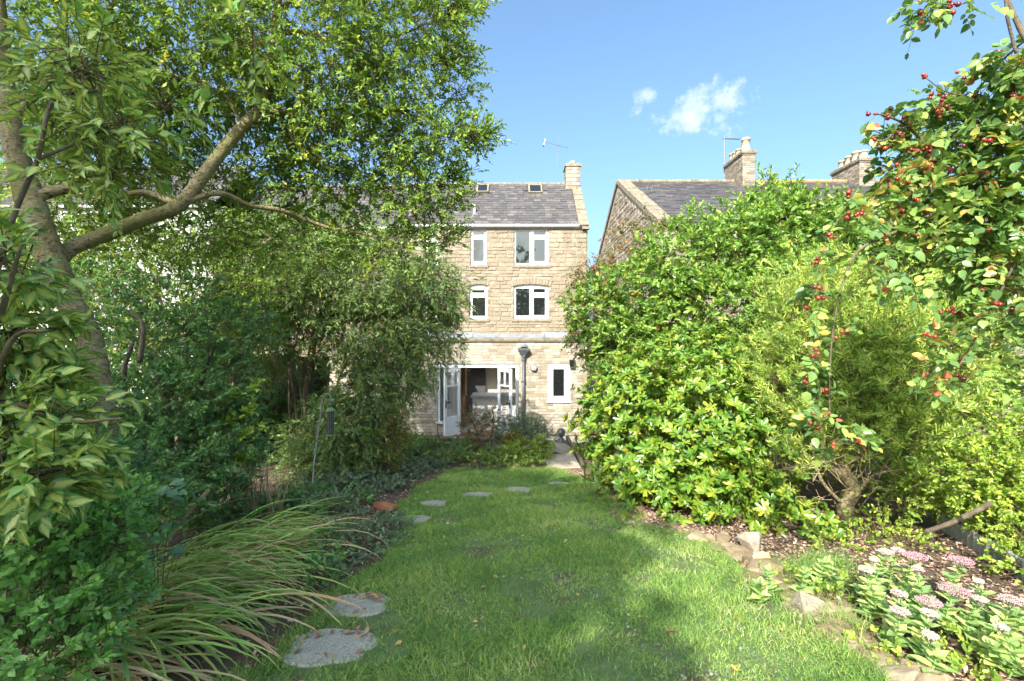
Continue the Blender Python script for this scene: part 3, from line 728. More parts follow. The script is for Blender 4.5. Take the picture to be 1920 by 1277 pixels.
for a in (0, 60, 120):
    a = R(a); cg.tube([c_+Vector((.09*math.cos(a)*math.cos(t), -.03-.095*math.sin(t), .09*math.sin(a)*math.cos(t))) for t in np.linspace(0, math.pi, 9)], .006, 5)
cg.build('wire_guard', M['galv'], lp)
fl = empty('floodlight', (ex(1071), YE, ez(679)), 'small black floodlight above the corner of the ground floor window', 'lamp')
MB().box(ex(1067), ex(1076), YE-.16, YE-.07, ez(687), ez(674), None).build('lamp_housing', M['black'], fl)
MB().box(ex(1070), ex(1073), YE-.07, YE, ez(682), ez(678)).build('bracket', M['black'], fl)
MB().box(ex(1068), ex(1075), YE-.163, YE-.160, ez(685.5), ez(675.5)).build('lamp_glass', M['glass'], fl)
# inside the kitchen
ri = empty('kitchen_room', (-1, YE+2, EZ0), 'pale kitchen interior seen through the open french doors', 'room')
MB().box(EX0+.28, EX1-.28, YE+.28, YE+6, EZ0-.02, EZ0+.03).build('floor', M['paving'], ri)
MB().box(EX0+.3, -1.62, YE+1.3, YE+1.4, EZ0+.03, EZ1-.61).build('partition_wall', M['inner_white'], ri)
MB().box(EX0+.3, EX1-.3, YE+4.6, YE+4.7, EZ0+.03, EZ1-.61).build('back_wall', M['cream'], ri)
MB().box(-1.85, -1.02, YE+4.4, YE+4.595, EZ0+.03, EZ1-.75).build('doorway_shade_block', M['dark_room'], ri)  # solid block; its dark colour paints the shade of an open doorway
wd_ = MB().box(-1.62, -1.50, YE+1.25, YE+1.95, EZ0+.03, EZ1-.72).build('wooden_door', M['wood'], ri)
MB().tube([(-1.49, YE+1.35, EZ0+1.05), (-1.44, YE+1.35, EZ0+1.05)], .025, 8).build('door_knob', M['galv'], wd_)
MB().box(EX1-.33, EX1-.3, YE+.3, YE+4.6, EZ0+.03, EZ1-.61).build('right_wall', M['cream'], ri)
ct = empty('kitchen_counter', (-.7, YE+2.2, EZ0), 'white kitchen counter standing inside the open doorway', 'counter')
MB().box(-1.30, .9, YE+1.75, YE+2.75, EZ0+.03, EZ0+.92).build('cupboard', M['inner_white'], ct)
MB().box(-1.36, .95, YE+1.68, YE+2.8, EZ0+.921, EZ0+.965).build('worktop', M['worktop'], ct)
kn = MB()
for i in range(3): kn.box(-1.25+i*.72, -1.25+i*.72+.66, YE+1.725, YE+1.749, EZ0+.14, EZ0+.86)
kn.build('cupboard_door', M['inner_white'], ct)

# ================================================================== the house on the right: gable, roof, two stacks
XR, DR = 3.76, 17.0
RZ = EYE+.3261*DR; tp = .544; half = 4.6; re_ = RZ-tp*half; rx1 = 15.5
rh = empty('stone_house', (9, DR, HZ0), 'lower stone house behind the shrubs, slate roof with two chimney stacks', 'house')
rw = MB().prism_x([(DR-half, HZ0), (DR+half, HZ0), (DR+half, re_), (DR, RZ-.02), (DR-half, re_)], XR, XR+.35).build('gable_wall', M['mortar'], rh)
MB().box(XR+.35, rx1, DR-half, DR-half+.3, HZ0, re_-.05).box(XR+.35, rx1, DR+half-.3, DR+half, HZ0, re_-.05).box(rx1-.3, rx1, DR-half+.3, DR+half-.3, HZ0, re_-.05).build('wall', M['mortar'], rh)
gj = JB()
for x0, x1, z0, z1 in courses(rg, DR-half, DR+half, HZ0+1, RZ-.05, .10, .19, .16, .46, [], .018):
    top = RZ-.06-tp*max(abs(x0-DR), abs(x1-DR))
    if z1 < top: gj.block(x0, x1, z0, z1, 0, rg.uniform(.012, .035), rg, .01, .014, T=lambda x, y, z: (XR+y, x, z))
for x0, x1, z0, z1 in courses(rg, XR, rx1, HZ0+1, re_-.06, .12, .22, .18, .5, [], .018): gj.block(x0, x1, z0, z1, DR-half, rg.uniform(.012, .035), rg, .01, .014)
gj.build('wall_stones', M['gable'], rw)
tr_ = math.atan(tp); c2, s2 = math.cos(tr_), math.sin(tr_); sl2 = half/c2
T2 = slope(DR-half-.15*c2, re_-.15*s2+.05, c2, s2)
rr = MB().prism_x([(DR-half-.15, re_-.12), (DR, RZ-.05), (DR+half+.15, re_-.12), (DR+half+.15, re_), (DR, RZ+.05), (DR-half-.15, re_-.03)], XR+.3, rx1+.1).build('roof', M['slate'], rh)
slates(rg, XR+.3, rx1+.1, sl2+.13, T2, .2, .27).build('slates', M['slate'], rr)
for sgn in (1, -1):
    for i in range(11):
        b0, b1 = i*(sl2+.2)/11-.05, (i+1)*(sl2+.2)/11-.06
        c_0 = rg.uniform(-.01, .01)
        v = []
        for c in (-.04, .10+c_0):
            for a, b in ((XR-.06, b0), (XR+.34, b0), (XR+.34, b1), (XR-.06, b1)):
                q = T2(a, b, c); v.append(q if sgn == 1 else (q[0], 2*DR-q[1], q[2]))
        f = [(0, 3, 2, 1), (4, 5, 6, 7), (0, 1, 5, 4), (1, 2, 6, 5), (2, 3, 7, 6), (3, 0, 4, 7)]
        MB().add(v, f if sgn == 1 else [t[::-1] for t in f]).build('coping_stone', M['coping'], rh)
for i in range(26):
    a = XR+.34+i*.45; b = a+.44
    if b > rx1: break
    MB().tube([(a, DR, RZ+.07), (b, DR, RZ+.07)], [.09, .085], 8).build('ridge_tile', M['ridge_red'] if 9.0 < a < 12.6 else M['coping'], rh)
def stack(near_px, wd, y0, y1, top_py, pots, label):
    x0 = (near_px-CX)/F*y0; x1 = x0+wd; zt = EYE+(CY-top_py)/F*y0
    c = MB().box(x0, x1, y0, y1, RZ-.7, zt).build('chimney', M['brick_mortar'], rh); c['label'] = label
    stack_blocks(rg, x0, x1, y0, y1, RZ-.65, zt-.16, .07, .08, .18, .24, .012, .01).build('chimney_bricks', M['gable'], c)
    cc = MB()
    for k, e in enumerate((.03, .06, .045)): cc.box(x0-e, x1+e, y0-e, y1+e, zt-.155+k*.052, zt-.155+k*.052+.050)
    cc.build('chimney_cap', M['coping'], c)
    for fy_, r, h in pots:
        cxp = ((x0+x1)/2, y0+(y1-y0)*fy_, zt)
        MB().lathe([(r*1.05, 0), (r*1.05, .06), (r*.92, .08), (r*.84, h*.8), (r*.98, h*.82), (r*1.0, h*.93), (r*.8, h), (r*.65, h), (r*.6, h*.7)], cxp, 14).build('chimney_pot', M['clay'], c, True)
    return x0, x1, zt
a0_, a1_, zt1 = stack(1393, .40, 16.3, 17.65, 282, [(.16, .155, .50), (.50, .14, .30), (.68, .14, .30), (.86, .14, .34)], 'narrow brick stack with one tall pot in front of three short ones')
stack(1612, .5, 16.3, 17.7, 296, [(.12, .15, .30), (.36, .16, .40), (.62, .15, .38), (.86, .15, .34)], 'broad brick stack with a close row of four pots')
an = P(1358, 340, 17.8)
antenna(an, P(1358, 258, 17.8), P(1357, 260, 17.8), P(1388, 261, 17.8), 12, rh, .2)
for pxa, pya in ((1213, 371), (1222, 372)): MB().tube([P(pxa, pya, 15.6), P(pxa, pya-22, 15.6)], .006, 5).build('aerial_rod', M['galv'], rh)

# ================================================================== patio, retaining wall, steps
patio = bpy.data.objects.new('patio', MB().box(-4.6, 3.7, 12.28, YE-.005, EZ0-.06, EZ0-.022).mesh('patio')); COL.objects.link(patio); patio.data.materials.append(M['brick_mortar']); tag(patio, 'paved patio strip in front of the extension', kind='structure')
y = 12.30
while y < YE-.1:
    d = min(.55, YE-.01-y); x = -4.55+rg.uniform(0, .3)
    while x < 3.6:
        wd = rg.uniform(.5, .9)
        MB().box(x, x+wd-.015, y, y+d-.015, EZ0-.022, EZ0-.004+rg.uniform(-.004, .004)).build('slab', M['paving'], patio); x += wd
    y += d
rwall = empty('low_wall', (-1.2, 12.1, gz(12)), 'low mossy stone retaining wall between flower bed and patio', 'wall')
for r_ in range(3):
    x = -5-rg.uniform(0, .3); z = EZ0-.02+r_*.125
    while x < .62:
        wd = rg.uniform(.22, .5)
        piece('wall_stone', None, Matrix(), rwall) if False else None
        b = JB(); b.block(-.5, .5, -.5, .5, 0, 1, rg, .05, .06)
        me = bpy.data.meshes.new('wall_stone'); me.from_pydata(b.v, [], b.f+[(3, 2, 1, 0)]); me.materials.append(M['moss_stone'])
        piece('wall_stone', me, Matrix.Translation((x+wd/2, 12.27+rg.uniform(-.02, .02), z+.06)) @ Matrix.Diagonal((wd-.02, .26, .125-.012, 1)), rwall); x += wd
    MB
# slab path by the right end of the bed, with the step down to the patio
for (xa, xb, ya, yb, dz, lab) in ((.66, 1.28, 8.95, 10.0, .05, 'dappled stone slab laid at the end of the lawn beside the glossy bush'),
                                   (.68, 1.34, 10.03, 11.1, .03, 'worn stone slab behind the one that ends the lawn'),
                                   (.70, 1.42, 11.13, 12.0, .02, 'stone step slab under the ball finial')):
    z = gz((ya+yb)/2)+dz
    b = JB(); b.block(-.5, .5, -.5, .5, 0, 1, rg, .02, .02)
    me = bpy.data.meshes.new('stone_slab'); me.from_pydata([(p[0], p[2], -p[1]) for p in b.v], [], b.f); me.materials.append(M['paving']); me.update()
    bm_ = bmesh.new(); bm_.from_mesh(me); bmesh.ops.recalc_face_normals(bm_, faces=bm_.faces); bm_.to_mesh(me); bm_.free()
    o = bpy.data.objects.new('stone_slab', me); COL.objects.link(o); o.location = ((xa+xb)/2, (ya+yb)/2, z-.10); o.scale = (xb-xa, yb-ya, .1)
    tag(o, lab, 'paving slab')
o = MB().box(1.30, 1.36, 8.9, 11.6, gz(9)-.1, gz(9)+.10, Matrix.Identity(4)).build('timber_edging', M['bark_dark']); tag(o, 'dark timber edging along the slab path beside the glossy bush', 'edging')
fb = P(1052, 836, 12.02); fz0 = gz(11.9)+.02
fin = empty('ball_finial', (fb.x, 11.75, fz0), 'dark metal ball finial on a small moulded foot beside the steps', 'ornament')
fc = Vector((fb.x*11.75/12.02, 11.75, fz0))
MB().lathe([(.13, 0), (.13, .03), (.10, .045), (.085, .09), (.06, .11), (.045, .15)], fc, 18).build('foot', M['iron'], fin, True)
pr = [(.04, .145)]+[(.105*math.sin(a), .255-.105*math.cos(a)) for a in np.linspace(.4, math.pi-.05, 12)]
MB().lathe(pr, fc, 20).build('ball', M['iron'], fin, True)
pp = Vector((.80, 10.95, gz(10.95)+.04))
pot = empty('flower_pot', pp, 'small terracotta flower pot on the slab path', 'pot')
MB().lathe([(.075, 0), (.10, .13), (.115, .13), (.118, .165), (.10, .165), (.085, .03), (.02, .025)], pp, 18).build('pot_body', M['terracotta'], pot, True)
MB().lathe([(.085, .12), (.09, .135), (.03, .14)], pp, 14).build('compost', M['soil'], pot)

# ================================================================== small things in the garden
sp = [(620, 1216, .235, .19, 'large grey pebbled stepping stone scattered with dead leaves beside the strappy clump'),
      (668, 1139, .205, .17, 'grey pebbled stepping stone next after the large one with dead leaves'),
      (772, 977, .19, .17, 'grey stepping stone beside the terracotta saucer'),
      (814, 944, .17, .15, 'half buried stepping stone, the next one on from that by the saucer'),
      (895, 929, .21, .20, 'long pale oval stepping stone in the middle of the lawn end'),
      (972, 920, .20, .20, 'pale oval stepping stone between the long one and the slab path'),
      (1046, 908, .17, .15, 'small sunlit stepping stone sunk in grass near the slab path')]
STONES = []
for px, py, ra, rb, lab in sp:
    g = G(px, py); z = float(lawn_z(g.x, g.y)); n = 26; b = MB(); v = []
    off = rg.uniform(0, 6)
    for (s, zz) in ((1.0, -.03), (1.0, .002), (.95, .010), (.5, .012)):
        for k in range(n):
            a = 2*math.pi*k/n; q = 1/(abs(math.cos(a))**3.2+abs(math.sin(a))**3.2)**(1/3.2)*(1+.06*math.sin(3*a+off)+.03*math.sin(7*a+off))
            v.append((g.x+ra*s*q*math.cos(a), g.y+rb*s*q*math.sin(a), z+zz+.002*math.sin(5*a)-.11*rb*s*q*math.sin(a)))
    f = [(i*n+k, i*n+(k+1) % n, (i+1)*n+(k+1) % n, (i+1)*n+k) for i in range(3) for k in range(n)]+[tuple(3*n+k for k in range(n))]
    o = b.add(v, f).build('stepping_stone', M['concrete']); tag(o, lab, 'stepping stone', 'stepping stones across the lawn'); STONES.append((g.x, g.y, ra, rb))
# saucer, tipped a little towards the lawn
sg = G(721, 963); sz = gz(sg.y)+.02
MT = Matrix.Rotation(R(10), 4, 'Y') @ Matrix.Rotation(R(-4), 4, 'X')
s_ = empty('plant_saucer', (sg.x, sg.y, sz), 'tilted terracotta saucer lying at the lawn edge', 'saucer')
MB().lathe([(.105, 0), (.13, .01), (.142, .05), (.145, .058), (.135, .058), (.122, .02), (.01, .014)], (sg.x, sg.y, sz+.02), 28, MT).build('dish', M['terracotta'], s_, True)
# shepherd's crook with its feeder
hb_ = P(585, 924, 6.9); hb_.z = gz(6.9)-.1
crook = empty('shepherd_crook', (hb_.x, hb_.y, gz(6.9)), 'thin grey metal shepherd crook pole stuck in the left bed', 'hook')
D6 = 6.9
pts = spline([tuple(hb_)]+[tuple(P(a, b, D6)) for a, b in ((588, 880), (594, 830), (600, 785), (603, 757), (606, 744), (613, 738), (619, 741), (621, 748), (623, 752), (626, 748))], 6)
MB().tube(pts, .0105, 8).build('pole', M['crook'], crook, True)
ff = P(620, 768, D6)
fd = empty('bird_feeder', ff, 'hanging tube bird feeder with green roof and tray on the crook', 'bird feeder')
fz = [P(622, a, D6).z for a in (751, 763, 770, 815, 821)]
MB().tube([(ff.x, ff.y, fz[0]), (ff.x, ff.y, fz[1])], .003, 5).build('hanger', M['galv'], fd)
M['feeder_green'] = plain('green_metal', (.20, .30, .13), .5); M['mesh_dark'] = plain('dark_mesh', (.06, .06, .055), .6)
MB().lathe([(.072, -.005), (.074, 0), (.05, .03), (.012, .05)], (ff.x, ff.y, fz[2]), 16).build('feeder_roof', M['feeder_green'], fd, True)
MB().lathe([(.045, 0), (.045, fz[2]-fz[3])], (ff.x, ff.y, fz[3]), 14).build('feeder_tube', M['mesh_dark'], fd)
mw = MB()
for k in range(10):
    a = 2*math.pi*k/10; mw.tube([(ff.x+.049*math.cos(a), ff.y+.049*math.sin(a), fz[3]), (ff.x+.049*math.cos(a), ff.y+.049*math.sin(a), fz[2])], .003, 4)
mw.build('wire_cage', M['galv'], fd)
MB().lathe([(.03, -.03), (.065, -.012), (.07, 0), (.06, .004)], (ff.x, ff.y, fz[3]), 16).build('feeder_tray', M['feeder_green'], fd, True)
# stones that edge the right hand bed: convex angular blocks
def rock_mesh(seed, mat, flat=.5):
    r = np.random.default_rng(seed); bm = bmesh.new()
    pts = r.uniform(-1, 1, (16, 3)); pts /= np.maximum(.75, np.linalg.norm(pts, axis=1, ord=4))[:, None]
    for p in pts: bm.verts.new((p[0]*.5, p[1]*.5, p[2]*.5*flat))
    h = bmesh.ops.convex_hull(bm, input=bm.verts); bmesh.ops.delete(bm, geom=[g for g in h['geom_interior'] if isinstance(g, bmesh.types.BMVert)], context='VERTS')
    bmesh.ops.bevel(bm, geom=list(bm.edges), offset=.018, segments=1, affect='EDGES')
    me = bpy.data.meshes.new('edging_stone'); bm.to_mesh(me); bm.free(); me.materials.append(mat); return me
RM = [rock_mesh(i+5, M['rock'], .55) for i in range(9)]
def rock(px, py, w_, d_, h_, rz, lab, me=None, group=None, sink=.3, tilt=0):
    g = G(px, py); o = bpy.data.objects.new('edging_stone', me or RM[rg.randrange(9)]); COL.objects.link(o)
    o.location = (g.x, g.y, gz(g.y)+h_*(.5-sink)); o.scale = (w_, d_, h_/.55); o.rotation_euler = (rg.uniform(-.15, .15)+tilt, rg.uniform(-.15, .15), rz)
    return tag(o, lab, 'rock', group)
rock(1408, 1032, .25, .20, .15, .5, 'pale upright block of stone at the foot of the glossy bush', rock_mesh(101, M['white_rock'], .9), None, .15)
rock(1430, 1064, .19, .15, .11, .2, 'squared tan block of stone next to the pale upright one', rock_mesh(102, M['tan_rock'], .8), None, .15)
rock(1478, 1072, .22, .16, .09, .1, 'flat pale stone beside the tan block, grass at its edge', rock_mesh(103, M['white_rock'], .5))
rock(1520, 1150, .26, .22, .17, .4, 'rounded pale boulder half overgrown at the bend of the lawn edge', rock_mesh(104, M['white_rock'], .7))
rock(1600, 1178, .24, .42, .08, -.12, 'long flat stone slab lying beside the pink flowering clump', rock_mesh(106, M['rock'], .5))
rock(1660, 1240, .12, .11, .08, .3, 'small pale stone in front of the pink flowering clump', rock_mesh(107, M['white_rock'], .6))
rock(1740, 1262, .11, .10, .07, .1, 'small tan stone in front of the pink flowering clump', rock_mesh(108, M['tan_rock'], .7))
er = random.Random(21)
for i in range(46):
    t = i/45; px = 1318+(1690-1318)*t**1.0+er.uniform(-12, 30); py = 1012+(1275-1012)*(t**1.12)+er.uniform(-7, 7)
    s = .16+.08*er.random()
    rock(px, py, s*er.uniform(.8, 1.5), s*er.uniform(.9, 1.6), s*er.uniform(.3, .6), er.uniform(0, 3), 'small rough stone in the row edging the sunny bed', None, 'rough stones edging the sunny bed', .35)
# grey boards low along the right boundary
for k, (a, b) in enumerate((((4.42, 4.95), (4.02, 3.98)), ((4.0, 3.94), (3.55, 3.0)), ((3.53, 2.96), (3.1, 1.9)))):
    v0, v1 = Vector((a[0], a[1], gz(a[1]))), Vector((b[0], b[1], gz(b[1])))
    d = (v1-v0); ln = d.length; d.normalize(); nn = Vector((d.y, -d.x, 0)).normalized(); mb = MB(); v = []; n = 40
    for i in range(n+1):
        p = v0+d*ln*i/n+nn*(.012*math.sin(i*1.57))
        for off, z in ((0, -.05), (0, .17), (.025, .17), (.025, -.05)): v.append(p+nn*off+Vector((0, 0, z)))
    f = [(i*4+k2, i*4+(k2+1) % 4, (i+1)*4+(k2+1) % 4, (i+1)*4+k2) for i in range(n) for k2 in range(4)]+[(0, 1, 2, 3), (n*4+3, n*4+2, n*4+1, n*4)]
    o = mb.add(v, f).build('edging_board', M['board'])
    tag(o, ['grey ribbed edging board under the fallen bough', 'grey ribbed edging board behind the pink flowering clump', 'grey ribbed edging board ending the run along the boundary'][k], 'edging')

# ================================================================== vegetation
# leaf shapes: x across (-.5..+.5), y along (0..1), z out of the blade, in units of width, length, width
def leaf_hex(fold=.12, droop=.10):
    v = np.array([(0, 0, 0), (-.42, .28, fold), (-.40, .66, fold*.9-droop*.4), (0, 1, -droop), (.40, .66, fold*.9-droop*.4), (.42, .28, fold)])
    return v, [np.array([(0, 3, 2, 1), (0, 5, 4, 3)])], np.array([0, 1, 1, 0, 1, 1.])
def leaf_lance(fold=.10, droop=.25):
    v = np.array([(0, 0, 0), (-.5, .38, fold), (0, 1, -droop), (.5, .38, fold)])
    return v, [np.array([(0, 3, 2), (0, 2, 1)])], np.array([0, 1, 0, 1.])
def leaf_full(hw=(0, .30, .48, .50, .36, .16, 0), fold=.16, curl=.25):
    st = np.linspace(0, 1, len(hw)); v = [(0, 0, 0)]; vein = [0]
    for t, h in list(zip(st, hw))[1:-1]:
        z = -curl*t*t
        v += [(-h, t-.03, fold*h*2+z), (0, t, z), (h, t-.03, fold*h*2+z)]; vein += [1, 0, 1]
    v.append((0, 1, -curl)); vein.append(.6); n = len(hw)-2; tip = len(v)-1
    tris = [(0, 2, 1), (0, 3, 2)]+[(tip, 3*(n-1)+1, 3*(n-1)+2), (tip, 3*(n-1)+2, 3*(n-1)+3)]
    quads = []
    for i in range(n-1):
        a = 1+3*i; quads += [(a, a+1, a+4, a+3), (a+1, a+2, a+5, a+4)]
    return np.array(v, float), [np.array(tris), np.array(quads)], np.array(vein, float)
HEX, LANCE, FULL = leaf_hex(), leaf_lance(), leaf_full()
ROUND = leaf_full((0, .42, .52, .52, .42, .25, 0), .12, .12)
SIMPLE4 = leaf_hex(.16, .2)
OBOV = leaf_full((0, .20, .36, .48, .46, .28, 0), .10, .35)
def hex_ob():
    v, f, ve = leaf_hex(.10, .22); v = v.copy(); v[1, :2] = (-.33, .34); v[5, :2] = (.33, .34); v[2, :2] = (-.46, .74); v[4, :2] = (.46, .74); return v, f, ve
HEXOB = hex_ob()

def unit(a): return a/np.maximum(1e-9, np.linalg.norm(a, axis=-1, keepdims=True))
def leaf_frames(A, Nn):
    A = unit(A); X = unit(np.cross(A, Nn)); return A, X, np.cross(X, A)
def leaves_mesh(name, L, shape=HEX):
    """one mesh holding every leaf of L"""
    v0, faces, vein = shape; n = len(L['P']); k = len(v0)
    A, X, Z = leaf_frames(L['A'], L['N'])
    l, w_ = L['l'][:, None, None], L['w'][:, None, None]
    V = L['P'][:, None, :]+w_*v0[None, :, 0:1]*X[:, None, :]+l*v0[None, :, 1:2]*A[:, None, :]+w_*v0[None, :, 2:3]*Z[:, None, :]
    base = (np.arange(n)*k)[:, None, None]
    fs = [(base+f[None]).reshape(-1, f.shape[1]) for f in faces]
    return np_mesh(name, V.reshape(-1, 3), fs, {'rnd': np.repeat(L['r'], k), 'vein': np.tile(vein, n)})
def sub(L, m): return {k: v[m] for k, v in L.items()}
def join(*Ls): return {k: np.concatenate([L[k] for L in Ls]) for k in Ls[0]}
def C(px, py, d, rx, ry, rd, wgt=1.0):
    c = P(px, py, d); return (np.array(c), np.array([rx/F*d, rd, ry/F*d]), wgt)
def sample_clumps(rng, clumps, n, shell, rough=.22):
    wts = np.array([c[1][0]*c[1][2]*c[2] for c in clumps]); idx = rng.choice(len(clumps), n, p=wts/wts.sum())
    cen = np.array([c[0] for c in clumps])[idx]; rad = np.array([c[1] for c in clumps])[idx]
    d = unit(rng.normal(size=(n, 3))); ph = rng.uniform(0, 6.28, (len(clumps), 4))[idx]
    bumpy = 1+rough*(np.sin(d[:, 0]*5+ph[:, 0])*np.sin(d[:, 2]*6+ph[:, 1])+.7*np.sin(d[:, 1]*7+d[:, 0]*4+ph[:, 2])*np.sin(d[:, 2]*9+ph[:, 3]))
    r = (shell+(1-shell)*rng.random(n)**.42)*bumpy
    return cen+rad*d*r[:, None], d, idx
def twigs(rng, clumps, n, L, k, ll, lw, mode='alt', up=.3, out=1.0, jit=.5, droop=.25, shell=.45, flat=.55, spread=.9, sizevar=.3, bias=(0, 0, 0), rvar=.30, rough=.22):
    """n leafy twigs spread through the clumps, k leaves on each; returns leaves and twig paths"""
    p, d, idx = sample_clumps(rng, clumps, n, shell, rough)
    t = unit(d*out+np.array([0, 0, up])+rng.normal(size=(n, 3))*jit+np.array(bias))
    ln = L*rng.uniform(.6, 1.35, n); dr = droop*rng.uniform(.4, 1.6, n)
    side = unit(np.cross(t, unit(rng.normal(size=(n, 3))*.5+np.array([0, 0, 1])))); oth = np.cross(side, t)
    g = np.array([0, 0, -1.0])
    twr = rng.normal(size=n)
    Ps, As, Ns, Rs, Ls, Ws = [], [], [], [], [], []
    for i in range(k):
        if mode == 'whorl': s = 1.0-.16*(i//6)*rng.random(n)
        elif mode == 'pinnate': s = np.full(n, (i//2+1)/((k+1)//2))
        else: s = np.full(n, .12+.88*(i+.5)/k)
        pos = p+t*(ln*s)[:, None]+g*(dr*ln*s*s)[:, None]
        tan = unit(t+g*(2*dr*s)[:, None])
        if mode == 'whorl':
            a = i*2.4+rng.uniform(-.3, .3, n); lat = side*np.cos(a)[:, None]+oth*np.sin(a)[:, None]
            ax = tan*rng.uniform(.15, .75, n)[:, None]+lat*spread
            nn = tan*1.0+lat*-.25+rng.normal(size=(n, 3))*.18
        elif mode == 'pinnate':
            last = i == k-1
            lat = side*(1 if i % 2 else -1)
            ax = tan*(1.0 if last else .45)+lat*(0 if last else spread)+rng.normal(size=(n, 3))*.12
            nn = oth*np.sign(oth[:, 2:3]+1e-6)+rng.normal(size=(n, 3))*.22
        else:
            a = i*2.4+rng.uniform(-.5, .5, n); lat = side*np.cos(a)[:, None]+oth*(.5*np.sin(a))[:, None]
            ax = tan*.75+lat*spread+rng.normal(size=(n, 3))*.25
            nn = np.array([0, 0, flat])+d*.35+rng.normal(size=(n, 3))*.45
        Ps.append(pos); As.append(ax); Ns.append(nn)
        sz = 1+sizevar*(rng.random(n)-.5)*2
        if mode == 'alt': sz = sz*(1-.35*max(0, (i+1)/k-.7)/.3)
        Ls.append(ll*sz); Ws.append(lw*sz*rng.uniform(.85, 1.15, n)); Rs.append(np.clip(.45+rvar*.45*twr+rng.normal(size=n)*rvar*.55, 0, 1))
    end = p+t*ln[:, None]+g*(dr*ln)[:, None]; mid = p+t*(ln*.5)[:, None]+g*(dr*ln*.25)[:, None]
    return dict(P=np.concatenate(Ps), A=np.concatenate(As), N=np.concatenate(Ns), l=np.concatenate(Ls), w=np.concatenate(Ws), r=np.concatenate(Rs)), (p-(t*.6+d*.4)*(ln*.8)[:, None], mid, end, d)
def twig_mesh(name, tw, r0=.003, frac=1.0, rng=None):
    a, m, e, _ = tw
    if frac < 1:
        s = rng.random(len(a)) < frac; a, m, e = a[s], m[s], e[s]
    n = len(a); t = unit(e-a); u_ = unit(np.cross(t, np.array([.3, .2, 1.0]))); b = np.cross(t, u_)
    rings = []
    for p, r in ((a, r0*1.4), (e, r0*.5)):
        for q in range(3):
            an_ = 2.094*q; rings.append(p+(u_*math.cos(an_)+b*math.sin(an_))*r)
    V = np.stack(rings, 1).reshape(-1, 3); base = (np.arange(n)*6)[:, None, None]
    f = np.array([(q, (q+1) % 3, 3+(q+1) % 3, 3+q) for q in range(3)])
    return np_mesh(name, V, (base+f[None]).reshape(-1, 4))
def leaf_parts(parent, L, m, shape, mat, name='leaf', nv=8, seed=0):
    """the leaves picked by mask m as objects of their own, sharing nv meshes"""
    rg_ = np.random.default_rng(seed); v0, faces, vein = shape; ms = []
    rs = np.linspace(.05, .95, nv)
    for i in range(nv):
        v = v0.copy(); v[:, 2] += -rg_.uniform(-.1, .3)*v[:, 1]**2+rg_.uniform(-.1, .1)*v[:, 0]
        me = np_mesh(name, v, faces, {'rnd': np.full(len(v), rs[i]), 'vein': vein}, True); me.materials.append(mat); ms.append(me)
    q = sub(L, m); A, X, Z = leaf_frames(q['A'], q['N']); inv = WORLD(parent).inverted()
    for i in range(len(A)):
        o = bpy.data.objects.new(name, ms[min(nv-1, int(q['r'][i]*nv))]); COL.objects.link(o); o.parent = parent; o.matrix_parent_inverse = inv
        w_, l = float(q['w'][i]), float(q['l'][i]); x, y, z = X[i]*w_, A[i]*l, Z[i]*w_; p = q['P'][i]
        o.matrix_basis = Matrix(((x[0], y[0], z[0], p[0]), (x[1], y[1], z[1], p[1]), (x[2], y[2], z[2], p[2]), (0, 0, 0, 1)))
def pick_front(L, n, ymax=9, box=None):
    """the n leaves that show largest: size over depth, inside the picture, in front of the rest of the plant"""
    p = L['P']; d = np.maximum(.2, p[:, 1]); px = CX+p[:, 0]/d*F; py = CY-(p[:, 2]-EYE)/d*F
    ok = (px > 5) & (px < 1915) & (py > 5) & (py < 1272) & (p[:, 1] > .5)
    cell = (px//26).astype(int)*1000+(py//26).astype(int)
    best = {}
    order = np.argsort(d)
    keep = np.zeros(len(d), bool); seen = {}
    for i in order:                                             # the nearest few in every small patch of view
        if not ok[i]: continue
        c = int(cell[i]); k = seen.get(c, 0)
        if k < 2: seen[c] = k+1; keep[i] = True
    idx = np.nonzero(keep)[0]; sc_ = L['l'][idx]*np.sqrt(L['w'][idx]/L['l'][idx])/d[idx]; idx = idx[np.argsort(-sc_)][:n]
    m = np.zeros(len(d), bool); m[idx] = True; return m
def put(name, me, mat, parent, kind='stuff', label=None):
    o = link(name, me, mat, parent)
    if kind: o['kind'] = kind
    if label: o['label'] = label
    return o
def inside_px(L, f):
    p = L['P']; d = np.maximum(.2, p[:, 1]); return f(CX+p[:, 0]/d*F, CY-(p[:, 2]-EYE)/d*F, p)

LM = {}
LM['tree'] = leafmat('tree_leaf', [(0, (.026, .062, .014)), (.4, (.05, .115, .018)), (.72, (.085, .165, .02)), (.93, (.15, .20, .025)), (1, (.30, .26, .03))], .42, gain=(3.5, 2.95, 2.6))
LM['willowy'] = leafmat('narrow_leaf', [(0, (.030, .062, .022)), (.45, (.062, .12, .032)), (.75, (.10, .165, .035)), (1, (.19, .21, .035))], .38, gain=(3.3, 3.0, 3.0))
LM['dark'] = leafmat('dark_leaf', [(0, (.018, .045, .020)), (.5, (.036, .085, .028)), (.85, (.06, .125, .03)), (1, (.11, .17, .03))], .33, .4, gain=(4.1, 3.9, 3.2))
LM['berry'] = leafmat('shrub_leaf', [(0, (.035, .085, .016)), (.4, (.07, .15, .022)), (.75, (.125, .21, .028)), (.94, (.20, .25, .04)), (1, (.30, .10, .03))], .36, gain=(2.6, 2.5, 2.6))
LM['choisya'] = leafmat('glossy_leaf', [(0, (.028, .085, .010)), (.4, (.06, .155, .014)), (.7, (.12, .20, .018)), (.92, (.18, .235, .02)), (1, (.22, .25, .03))], .28, .30, .55, gain=(2.0, 1.85, 1.8))
